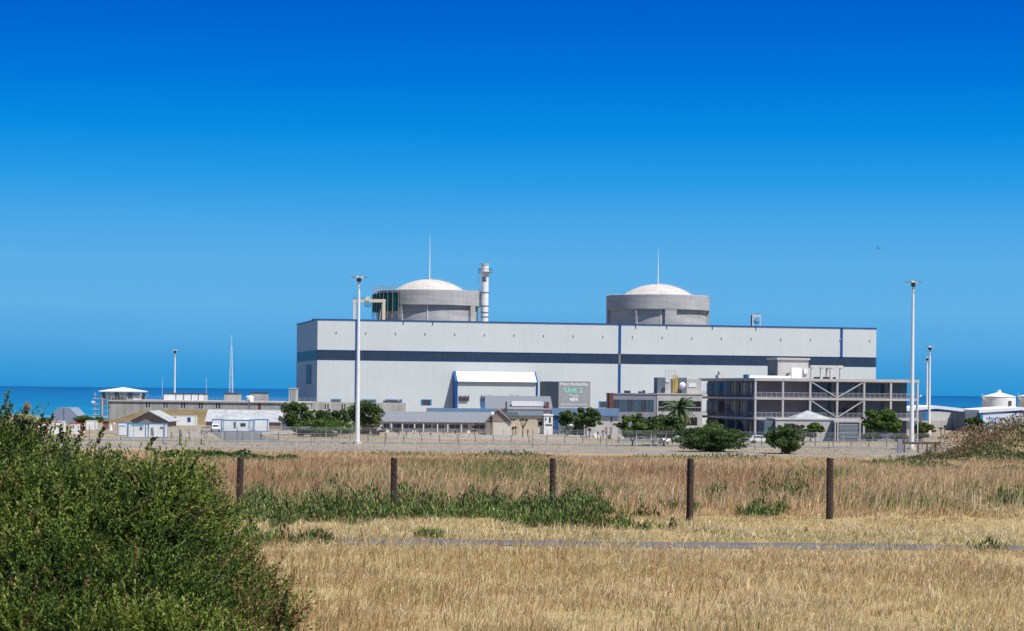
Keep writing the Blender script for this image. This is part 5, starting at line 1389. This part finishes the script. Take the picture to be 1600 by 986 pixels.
def bird():
    p=at(1373,389,300); o=MB()
    o.add([(-0.25,0,0),(0,0.12,0.05),(0.25,0,0),(0,-0.1,-0.05),(0,0,0.09)],[(0,1,4),(1,2,4),(2,3,4),(3,0,4),(0,3,1),(1,3,2)])
    o.add([(-0.05,0.1,0.03),(-0.05,-0.1,0.03),(-0.2,-0.1,0.35),(-0.28,0.05,0.33)],[(0,1,2,3)]); o.add([(0.05,0.1,0.03),(0.05,-0.1,0.03),(0.25,-0.1,0.3),(0.3,0.05,0.28)],[(0,1,2,3)])
    b_=o.build('bird',M['black']); b_.location=p; tag(b_,'small dark bird gliding high in the blue sky','bird')
bird()

# ------------------------------------------------------------------ foreground vegetation
DRY=np.array([(0.24,0.14,0.065),(0.46,0.31,0.14),(0.62,0.46,0.24),(0.74,0.61,0.38),(0.42,0.235,0.13)])
def blades(n, ylo, yhi, hfun, wbase, seed, colfun, keep=None, power=1.0, lean=0.35, xm=0.26):
    g_=np.random.default_rng(seed)
    u=g_.random(n); y=ylo*(yhi/ylo)**u if power==0 else (ylo**power+(yhi**power-ylo**power)*u)**(1/power)
    x=-(xm*y+1.5)+g_.random(n)*(2*xm*y+7.5)
    if keep is not None:
        k=keep(x,y,g_); x,y=x[k],y[k]; n=len(x)
    h=hfun(x,y,g_); z=gz(x,y); az=g_.random(n)*2*np.pi; le=np.abs(g_.normal(size=n))*lean
    wind=0.12
    dx=np.cos(az)*le+wind; dy=np.sin(az)*le
    fa=g_.random(n)*np.pi; w=wbase*(y/45.0)**0.8*(0.6+0.8*g_.random(n)); sx_,sy_=np.cos(fa)*w,np.sin(fa)*w*0.6
    b=np.stack([x,y,z-0.03],1); m=b+np.stack([dx*h*0.35,dy*h*0.35,h*0.6],1); t=b+np.stack([dx*h,dy*h,h*(1-0.25*le)],1)
    s=np.stack([sx_,sy_,np.zeros(n)],1)
    V=np.stack([b-s,b+s,m+s*0.8,m-s*0.8,t+s*0.25,t-s*0.25],1).reshape(-1,3)
    i=np.arange(n)[:,None]*6; F=np.concatenate([i+np.array([[0,1,2,3]]),i+np.array([[3,2,4,5]])],0)
    c=colfun(x,y,g_); return V,F,np.repeat(c,6,0)
PATH=lambda x,y:(y>40.8)&(y<42.6)&(x>-3.2)
GREENS=[ # px, base y, half width px, half depth m, height m
 (740,812,35,1.6,0.40),(780,806,30,1.4,0.32),(905,808,60,2.0,0.35),(1090,822,25,0.7,0.2),(1180,806,40,1.3,0.34),(1320,786,50,1.6,0.20),(680,775,60,3.0,0.22),(560,780,60,2.5,0.28),(1390,790,60,1.6,0.15),
 (740,905,9,0.25,0.20),(905,880,7,0.2,0.18),(1150,900,10,0.3,0.20),(1390,880,9,0.25,0.18),(1500,860,12,0.3,0.14),(1180,838,9,0.2,0.2),(600,940,9,0.3,0.22),(440,806,70,1.9,0.52),(520,818,58,1.8,0.50),(590,816,42,1.6,0.46),(650,804,46,1.4,0.42),(710,822,40,1.5,0.44),
 (815,822,40,1.6,0.45),(870,828,55,1.6,0.50),(935,830,50,1.6,0.56),(985,826,26,1.3,0.5),(1040,815,20,0.9,0.55),(1010,835,16,0.4,0.25),
 (1135,802,40,1.5,0.62),(1175,792,30,1.6,0.6),(1215,782,30,1.6,0.6),(1262,796,32,1.4,0.72),(1235,786,20,1.2,0.3),(1165,790,22,1.5,0.35),(1420,762,45,3.0,0.30),(1350,772,26,1.0,0.22),(1500,790,45,1.2,0.22),(1570,792,40,1.6,0.28),(1470,772,60,2.2,0.2),(450,768,50,2.0,0.25),(980,768,50,2.5,0.22),(760,800,25,1.0,0.35),(1062,800,14,0.8,0.3),(1268,836,8,0.2,0.28),(300,770,60,3.0,0.4),(1120,752,20,1.5,0.2),(500,852,40,0.5,0.16),(420,862,50,1.4,0.28),(620,846,80,0.35,0.10),(380,830,50,2.2,0.6)]
def green_amt(x,y):
    a=np.zeros_like(x)
    wx=(vnoise(x,y,0.9,80)-0.5)*1.5+(vnoise(x,y,0.3,81)-0.5)*0.5; wy=(vnoise(x,y,1.4,82)-0.5)*2.6+(vnoise(x,y,0.4,83)-0.5)*0.8; x0_,y0_=x,y; x,y=x+wx,y+wy
    for px,py,hwp,hd,h in GREENS:
        d=dg(px,py,FZ)+hd; cx=X(px,d); r2=((x-cx)/W(hwp,d))**2+((y-d)/hd)**2
        a=np.maximum(a,np.where(r2<1.3,h*np.clip(1.25-r2,0,1)**0.35,0))
    x,y=x0_,y0_
    return a*(1.9*vnoise(x,y,0.30,77)**1.4+0.55*vnoise(x,y,1.1,78)-0.12)*np.where(vnoise(x,y,0.5,79)<0.33,0.3,1)*sstep(0.30,0.46,vnoise(x,y*0.5,1.0,84))*1.15
def hgrass(x,y,g_):
    base=np.where(y<40.8,0.15,np.where(y<48.5,0.10,0.48))
    base=base*(0.40+0.6*fbm(x,y,4,21)+0.5*vnoise(x,y,0.9,22))*(1-0.35*sstep(37.5,40,y)*(y<41)*(vnoise(x,y,1.6,23)<0.7))
    tr=sstep(51.0,54.5,y+2.2*(vnoise(x,y,2.2,4)-0.5)); base=np.where((y>=42.6)&(y<56),0.085*(1-tr)+0.46*tr,base)
    # right part between post and far shrubs is short
    sh=sstep(9,12,x)*(1-sstep(57,61,y))*(y>42); base=base*(1-0.7*sh); base=base*(1-0.55*sstep(70,88,y))
    return base*(0.5+0.8*g_.random(len(x)))
def cgrass(x,y,g_):
    n=len(x); t=np.clip(fbm(x,y,3.5,31)*0.9+g_.normal(size=n)*0.36,0,0.999)*4; i=np.clip(t.astype(int),0,3); f=(t-i)[:,None]
    c=DRY[i]*(1-f)+DRY[i+1]*f
    yel=((y>42)&(y<50)).astype(float)*0.75+(y<41)*0.75*vnoise(x,y,2.5,9); c=c*(0.72+0.56*fbm(x,y,1.6,40))[:,None]; c=c*(1-yel[:,None]*0.6)+np.array([0.60,0.48,0.19])*yel[:,None]*0.6
    pink=sstep(50,55,y)*0.45; c=c*(1-pink[:,None])+np.array([0.56,0.39,0.25])*pink[:,None]*(0.6+0.8*g_.random((n,1)))
    red=sstep(0.6,0.75,fbm(x,y*0.6,7,91))*sstep(52,60,y); c=c*(1-0.45*red[:,None])+np.array([0.30,0.13,0.065])*0.45*red[:,None]
    gr=sstep(0.62,0.74,fbm(x,y,5,61))*(0.25+0.5*sstep(38,46,y)); gm=g_.random(n)<gr*0.8
    c=np.where(gm[:,None],np.array([0.12,0.17,0.04])*(0.6+0.9*g_.random((n,1))),c)
    lg=((y>42.6)&(y<45.5))&(g_.random(n)<0.45*sstep(0.35,0.6,fbm(x,y,6,14))); c=np.where(lg[:,None],np.array([0.22,0.27,0.06])*(0.7+0.6*g_.random((n,1))),c)
    return c
def keepg(x,y,g_):
    k=~(PATH(x,y)&(g_.random(len(x))>0.22+0.7*sstep(0.5,0.62,fbm(x,y*0,3,15))))
    k&=~((green_amt(x,y)>0.14)&(g_.random(len(x))<0.35))
    k&=~((y<52)&(fbm(x,y,1.2,66)<0.42)&(g_.random(len(x))<0.75))
    k&=~((vnoise(x,y,0.16+0.004*y,67)<0.34)&(g_.random(len(x))<0.7))
    return k
parts=[blades(105000,21,48,lambda x,y,g_: 0.10+0.16*g_.random(len(x)),0.006,17,lambda x,y,g_: np.array([0.66,0.55,0.34])*(0.45+0.75*g_.random((len(x),1))),keepg,1.0,lean=1.3),
       blades(9000,22,41,lambda x,y,g_: 0.30+0.35*g_.random(len(x)),0.006,18,lambda x,y,g_: np.array([0.42,0.24,0.11])*(0.5+0.9*g_.random((len(x),1))),lambda x,y,g_: (vnoise(x,y,0.8,19)>0.62)&(x<3),1.0,lean=0.35),
       blades(260000,21,41,hgrass,0.007,1,cgrass,keepg,1.0),
       blades(140000,40.5,53,hgrass,0.008,2,cgrass,keepg,1.0),
       blades(215000,51,99,hgrass,0.009,3,cgrass,keepg,0.6,lean=0.3)]
off=0; Vs=[];Fs=[];Cs=[]
for V,F,c in parts: Vs.append(V);Fs.append(F+off);Cs.append(c);off+=len(V)
o=npmesh('dry_grass',np.concatenate(Vs),np.concatenate(Fs),M['grassm'],np.concatenate(Cs)); tag(o,'dry straw coloured grass covering the field','grass',kind='stuff')
# taller seed stalks
def hst(x,y,g_): return np.where(y<41,0.27,0.62)*(0.6+0.5*g_.random(len(x)))*np.where((y>41)&(y<52),0.35,1)*(1-0.5*sstep(70,88,y))
V,F,c=blades(30000,22,93,hst,0.0055,9,lambda x,y,g_: np.array([0.62,0.50,0.33])*(0.6+0.6*g_.random((len(x),1))),keepg,0.8,lean=0.25)
o=npmesh('grass_stalks',V,F,M['grassm'],c); tag(o,'pale seed stalks rising above the dry grass','grass stalks',kind='stuff')

V,F,c=blades(60000,290,560,lambda x,y,g_: (0.06+0.20*g_.random(len(x))**2),0.012,12,
    lambda x,y,g_: np.where((g_.random(len(x))<0.12)[:,None],np.array([0.20,0.20,0.09]),np.array([0.44,0.34,0.22]))*(0.75+0.5*g_.random((len(x),1))),
    lambda x,y,g_: (fbm(x,y*0.35,12,88)>0.45)&~((y>403)&(y<419))&~((x>-150)&(x<-95)&(y>430)),1.0)
o=npmesh('verge_grass',V,F,M['grassm'],c); tag(o,'thin dry tufts on the verges beside the station road','grass',kind='stuff')

def shoots(name, n, ylo, yhi, amt, cols, seed, wb, label, leaves=1, xm=0.26, thr=0.08):
    g_=np.random.default_rng(seed)
    y=ylo+(yhi-ylo)*g_.random(n); x=(g_.random(n)*2-1)*(xm*y+1); a=amt(x,y); k=a>thr; x,y,a=x[k],y[k],a[k]; n=len(x)
    z=gz(x,y)+a*g_.random(n)*0.8
    h=0.05+0.09*g_.random(n); az=g_.random(n)*2*np.pi; le=0.15+0.5*g_.random(n)
    d=np.stack([np.cos(az)*le,np.sin(az)*le,1-0.4*le],1); b=np.stack([x,y,z-0.02],1)
    fa=az+np.pi/2; w=wb*(0.6+0.8*g_.random(n)); s=np.stack([np.cos(fa)*w,np.sin(fa)*w,np.zeros(n)],1)
    m=b+d*(h*0.55)[:,None]; t=b+d*h[:,None]
    V=np.stack([b-s*0.5,b+s*0.5,m+s,m-s,t+s*0.35,t-s*0.35],1).reshape(-1,3); i=np.arange(n)[:,None]*6
    F=np.concatenate([i+np.array([[0,1,2,3]]),i+np.array([[3,2,4,5]])],0)
    cc=np.array(cols)[g_.integers(0,len(cols),n)]*(0.6+0.8*g_.random((n,1)))*(0.35+1.2*vnoise(x,y,0.33,3))[:,None]
    o=npmesh(name,V,F,M['leaf'],np.repeat(cc,6,0)); tag(o,label,'ground cover',kind='stuff'); return o
shoots('succulent_ground_cover',620000,40,60,green_amt,[(0.04,0.085,0.02),(0.08,0.155,0.035),(0.13,0.215,0.055),(0.16,0.19,0.06),(0.24,0.20,0.09)],41,0.012,'low dark green succulent ground cover between the posts')
# sparser green further back
def back_amt(x,y): return np.clip(sstep(0.60,0.72,fbm(x,y*0.45,6.5,51))*0.42+sstep(12,20,x)*sstep(0.5,0.62,fbm(x,y*0.5,5,52))*0.35,0,0.5)*(0.5+0.7*vnoise(x,y,0.6,7))
shoots('sparse_green_weeds',120000,56,98,back_amt,[(0.05,0.09,0.03),(0.08,0.13,0.045),(0.12,0.15,0.06)],42,0.022,'sparse green weeds scattered through the far dry grass',thr=0.1)

# scrub on the mound at the right
def mound():
    g_=np.random.default_rng(77); n=170000
    y=98+38*g_.random(n); x=MOUND[0]-16+34*g_.random(n)
    hgt=2.2*np.exp(-(((x-MOUND[0])/4.5)**2+((y-MOUND[1])/15.0)**2))
    k=(hgt>0.12)&(x<0.26*y+3); x,y,hgt=x[k],y[k],hgt[k]; n=len(x)
    bush=fbm(x,y*0.6,2.6,5); top=0.12+1.0*sstep(0.38,0.62,bush); z=gz(x,y)+top*g_.random(n)**0.5*np.clip(hgt*1.6,0,1)
    P=np.stack([x,y,z],1); nrm=g_.normal(size=(n,3)); nrm[:,2]+=0.5; nrm/=np.linalg.norm(nrm,axis=1)[:,None]
    a=np.cross(nrm,g_.normal(size=(n,3))); a/=np.linalg.norm(a,axis=1)[:,None]; b_=np.cross(nrm,a); s=(0.035+0.055*g_.random(n))[:,None]
    V=np.stack([P-a*s,P-b_*s*0.35,P+a*s,P+b_*s*0.35],1).reshape(-1,3)
    dry=(fbm(x,y*0.7,2.2,15)+0.14*g_.normal(size=n)+0.10*sstep(0.5,1.4,hgt)-0.06)>0.61
    c=np.where(dry[:,None],np.array([0.31,0.185,0.12])*(0.35+0.95*g_.random((n,1))),np.array([0.04,0.065,0.022])*(0.5+1.1*g_.random((n,1))))
    o=npmesh('mound_scrub',V,np.arange(4*n).reshape(n,4),M['leaf'],np.repeat(c,4,0)); tag(o,'brown and green scrub covering the mound at the right edge','scrub',kind='stuff')
mound()

# large bush at the left foreground
def big_bush():
    d0=25.0; t=thing('foreground_bush','large dense green bush filling the lower left of the picture','bush',(X(120,27),27,FZ))
    ox,oy=t.location.x,t.location.y
    xs=[-300,-60,0,60,110,160,210,260,300,340,380,415,450]; ysx=[646,652,664,694,698,700,706,714,744,792,856,900,950]
    g_=np.random.default_rng(9)
    def top_at(x,y,px):
        lim=np.interp(px,xs,ysx)+(fbm(x,y,1.1,71)-0.5)*90*sstep(230,330,px)   # measured outline height
        crest=CAMZ-(lim-hz(px))/FPX*y
        prof=sstep(21.6,24.6,y)*(1-sstep(29.5,33,y)); gr=gz(x,y)
        bump=(fbm(x,y,1.5,12)-0.60)*1.3+(vnoise(x,y,0.6,13)-0.5)*1.0
        return np.maximum(gr+0.02,gr+(crest+bump-gr-0.30)*(0.30+0.70*prof)), gr
    pal=np.array([(0.022,0.040,0.010),(0.052,0.088,0.016),(0.11,0.165,0.028),(0.20,0.26,0.045),(0.34,0.35,0.10)])
    def colour(x,y,t,n):
        ti=np.clip(t,0,0.999)*4; i=ti.astype(int); f=(ti-i)[:,None]; return pal[i]*(1-f)+pal[i+1]*f
    def leafquads(P,D,N_,ln,wd):
        S_=np.cross(D,N_); S_/=(np.linalg.norm(S_,axis=1)[:,None]+1e-9)
        V=np.stack([P,P+D*(ln*0.45)[:,None]+S_*(wd)[:,None],P+D*ln[:,None],P+D*(ln*0.45)[:,None]-S_*(wd)[:,None]],1)
        return V.reshape(-1,3)
    VV=[];CC=[]
    # inner leaves, sparse and low, coloured darker to imitate the shade inside
    n=120000; y=21.8+11*g_.random(n); px=-60+510*g_.random(n); x=(px-800)/FPX*y; H,gr=top_at(x,y,px)
    z=np.maximum(H-0.10-0.55*g_.random(n),gr+0.02); k=(H-gr>0.12); x,y,z=x[k],y[k],z[k]; n=len(x)
    D=g_.normal(size=(n,3)); D/=np.linalg.norm(D,axis=1)[:,None]; N_=g_.normal(size=(n,3))
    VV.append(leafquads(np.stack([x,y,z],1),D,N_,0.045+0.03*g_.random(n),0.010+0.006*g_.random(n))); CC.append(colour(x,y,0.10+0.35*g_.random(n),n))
    # leafy shoots standing out of the surface
    m_=7600; K=34
    y=21.6+10.5*g_.random(m_)**1.15; px=-60+510*g_.random(m_); x=(px-800)/FPX*y; H,gr=top_at(x,y,px); k=(H-gr>0.10); x,y,px,H,gr=x[k],y[k],px[k],H[k],gr[k]
    e=0.12; Hx,_=top_at(x+e,y,px+e*FPX/y); Hy,_=top_at(x,y+e,px)
    nx,ny=-(Hx-H)/e,-(Hy-H)/e
    Dm=np.stack([np.clip(nx,-1.5,1.5)*0.55,np.clip(ny,-1.5,1.5)*0.55,np.full(len(x),0.8)],1)+g_.normal(size=(len(x),3))*0.42; Dm/=np.linalg.norm(Dm,axis=1)[:,None]; Dm[:,2]=np.maximum(Dm[:,2],-0.1)
    m_=len(x); L=0.26+0.30*g_.random(m_); B0=np.stack([x,y,H-0.22],1); tone=np.clip(0.40+1.3*(fbm(x,y,0.7,33)-0.5)+0.24*g_.normal(size=m_),0.05,0.95)
    dry=(g_.random(m_)<0.03+0.45*sstep(320,420,px)); bend=g_.normal(size=(m_,3))*0.12
    f=np.tile((np.arange(K)+0.5)/K,(m_,1)); f=f+0.02*g_.normal(size=f.shape)
    P=B0[:,None,:]+Dm[:,None,:]*(L[:,None]*f)[...,None]+bend[:,None,:]*(L[:,None]*f**2)[...,None]
    rad=g_.normal(size=(m_,K,3)); rad-=Dm[:,None,:]*np.sum(rad*Dm[:,None,:],2,keepdims=True); rad/=(np.linalg.norm(rad,axis=2,keepdims=True)+1e-9)
    LD=Dm[:,None,:]*(0.35+0.75*f)[...,None]+rad*(0.95-0.35*f)[...,None]+np.array([0,0,0.12]); LD/=np.linalg.norm(LD,axis=2,keepdims=True)
    NN=Dm[:,None,:]*1.0-rad*0.3+g_.normal(size=(m_,K,3))*0.35
    ln=(0.040+0.028*g_.random((m_,K)))*(1.05-0.35*f); wd=ln*(0.19+0.07*g_.random((m_,K)))
    VV.append(leafquads(P.reshape(-1,3),LD.reshape(-1,3),NN.reshape(-1,3),ln.ravel(),wd.ravel()))
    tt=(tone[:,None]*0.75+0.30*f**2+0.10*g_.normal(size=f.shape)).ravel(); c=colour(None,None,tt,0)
    c=np.where(np.repeat(dry,K)[:,None],np.array([0.26,0.17,0.075])*(0.5+0.9*g_.random((m_*K,1))),c); CC.append(c)
    V=np.concatenate(VV)-np.array([ox,oy,FZ]); c=np.concatenate(CC)
    npmesh('foliage',V,np.arange(len(V)).reshape(-1,4),M['leaf'],np.repeat(c,4,0),t)
    # twigs and sprigs
    q=MB(); r_=random.Random(3); SV=[];SC=[]
    def sprig(p,q_,nl,ls,col):
        p,q_=Vector(p),Vector(q_); q.tube(p,q_,0.006,0.003,n=4)
        for j in range(nl):
            f=0.15+0.85*j/nl; b0=p.lerp(q_,f); dv=Vector((r_.uniform(-1,1),r_.uniform(-1,1),r_.uniform(0.1,1))).normalized()*ls*r_.uniform(0.7,1.2)
            sd=dv.cross(Vector((r_.uniform(-1,1),r_.uniform(-1,1),0.3))).normalized()*ls*0.28
            SV.extend([b0,b0+dv*0.5+sd,b0+dv,b0+dv*0.5-sd]); k_=r_.uniform(0.6,1.4); SC.extend([[c_*k_ for c_ in col]]*4)
    for k in range(60):
        pxx=r_.uniform(0,300); dd=r_.uniform(24,30); lm=np.interp(pxx,xs,ysx); bx=(pxx-800)/FPX*dd; zt=CAMZ-(lm-hz(pxx))/FPX*dd
        b0=Vector((bx-ox,dd-oy,zt-0.35-FZ)); L=r_.uniform(0.22,0.48); e=b0+Vector((r_.uniform(-0.12,0.16),r_.uniform(-0.1,0.1),L))
        sprig(b0,e,22,0.045,(0.09,0.13,0.035))
    for (pa,ya,pb,yb_) in ((2,660,13,612),(8,655,18,632),(60,690,82,648),(62,686,66,650),(30,660,44,638),(150,690,163,668),(120,690,131,663),(100,690,92,667),(228,700,242,684)):
        dd=25.5; A=at(pa,ya+8,dd); E=at(pb,yb_,dd); sprig(A-Vector((ox,oy,FZ)),E-Vector((ox,oy,FZ)),40,0.05,(0.07,0.10,0.03))
    V=np.array([tuple(v) for v in SV]); npmesh('sprigs',V,np.arange(len(V)).reshape(-1,4),M['leaf'],np.array(SC),t)
    for k in range(130):     # dead twigs showing on the surface
        pxx=r_.uniform(0,400); dd=r_.uniform(22.5,28); lm=np.interp(pxx,xs,ysx); bx=(pxx-800)/FPX*dd; zt=CAMZ-(lm-hz(pxx))/FPX*dd; g0=float(gz(bx,dd))
        pf=float(sstep(22.0,24.6,dd)); zz=g0+(zt-g0-0.22)*(0.30+0.70*pf)
        b0=Vector((bx-ox,dd-oy,zz-0.15-FZ)); a_=r_.uniform(0,6.28); p0=b0; dr=Vector((math.cos(a_)*0.09,math.sin(a_)*0.04-0.03,r_.uniform(0.01,0.09)))
        for sgm in range(4):
            p1=p0+dr+Vector((r_.uniform(-.035,.035),r_.uniform(-.02,.02),r_.uniform(-.03,.03))); q.tube(p0,p1,0.0055-sgm*0.001,0.0045-sgm*0.001,n=4)
            if sgm==2: q.tube(p1,p1+Vector((r_.uniform(-.1,.1),0,r_.uniform(0,.1))),0.003,0.002,n=4)
            p0=p1
    tag(q.build('twigs',mat('pale_twigs',(0.17,0.135,0.08),0.9,0.35,3),t),kind='stuff')
    # flower head of dry leaves on a dark stem at the top
    fh=MB(); dd=25.5; A=at(34,672,dd)-Vector((ox,oy,FZ)); E=at(41,655,dd)-Vector((ox,oy,FZ)); fh.tube(A,E,0.03,0.02,n=6)
    E2=at(42,640,dd)-Vector((ox,oy,FZ)); fh.tube(E,E2,0.02,0.012,n=6); fh.build('stem',M['wood'],t)
    cV,cF,cc=leaf_cloud([(E.x,E.y,E.z,0.13,0.1,0.05),(E.x-0.06,E.y,E.z+0.02,0.08,0.08,0.05)],260,0.035,[(0.12,0.14,0.05),(0.26,0.27,0.13),(0.36,0.34,0.2)],5); npmesh('leaf_head',cV,cF,M['leaf'],cc,t)
    cV,cF,cc=leaf_cloud([(E2.x,E2.y,E2.z+0.03,0.035,0.03,0.055)],120,0.02,[(0.25,0.17,0.08),(0.40,0.28,0.14)],6); npmesh('seed_head',cV,cF,M['leaf'],cc,t)
big_bush()
print('verts', sum(len(m.vertices) for m in bpy.data.meshes))
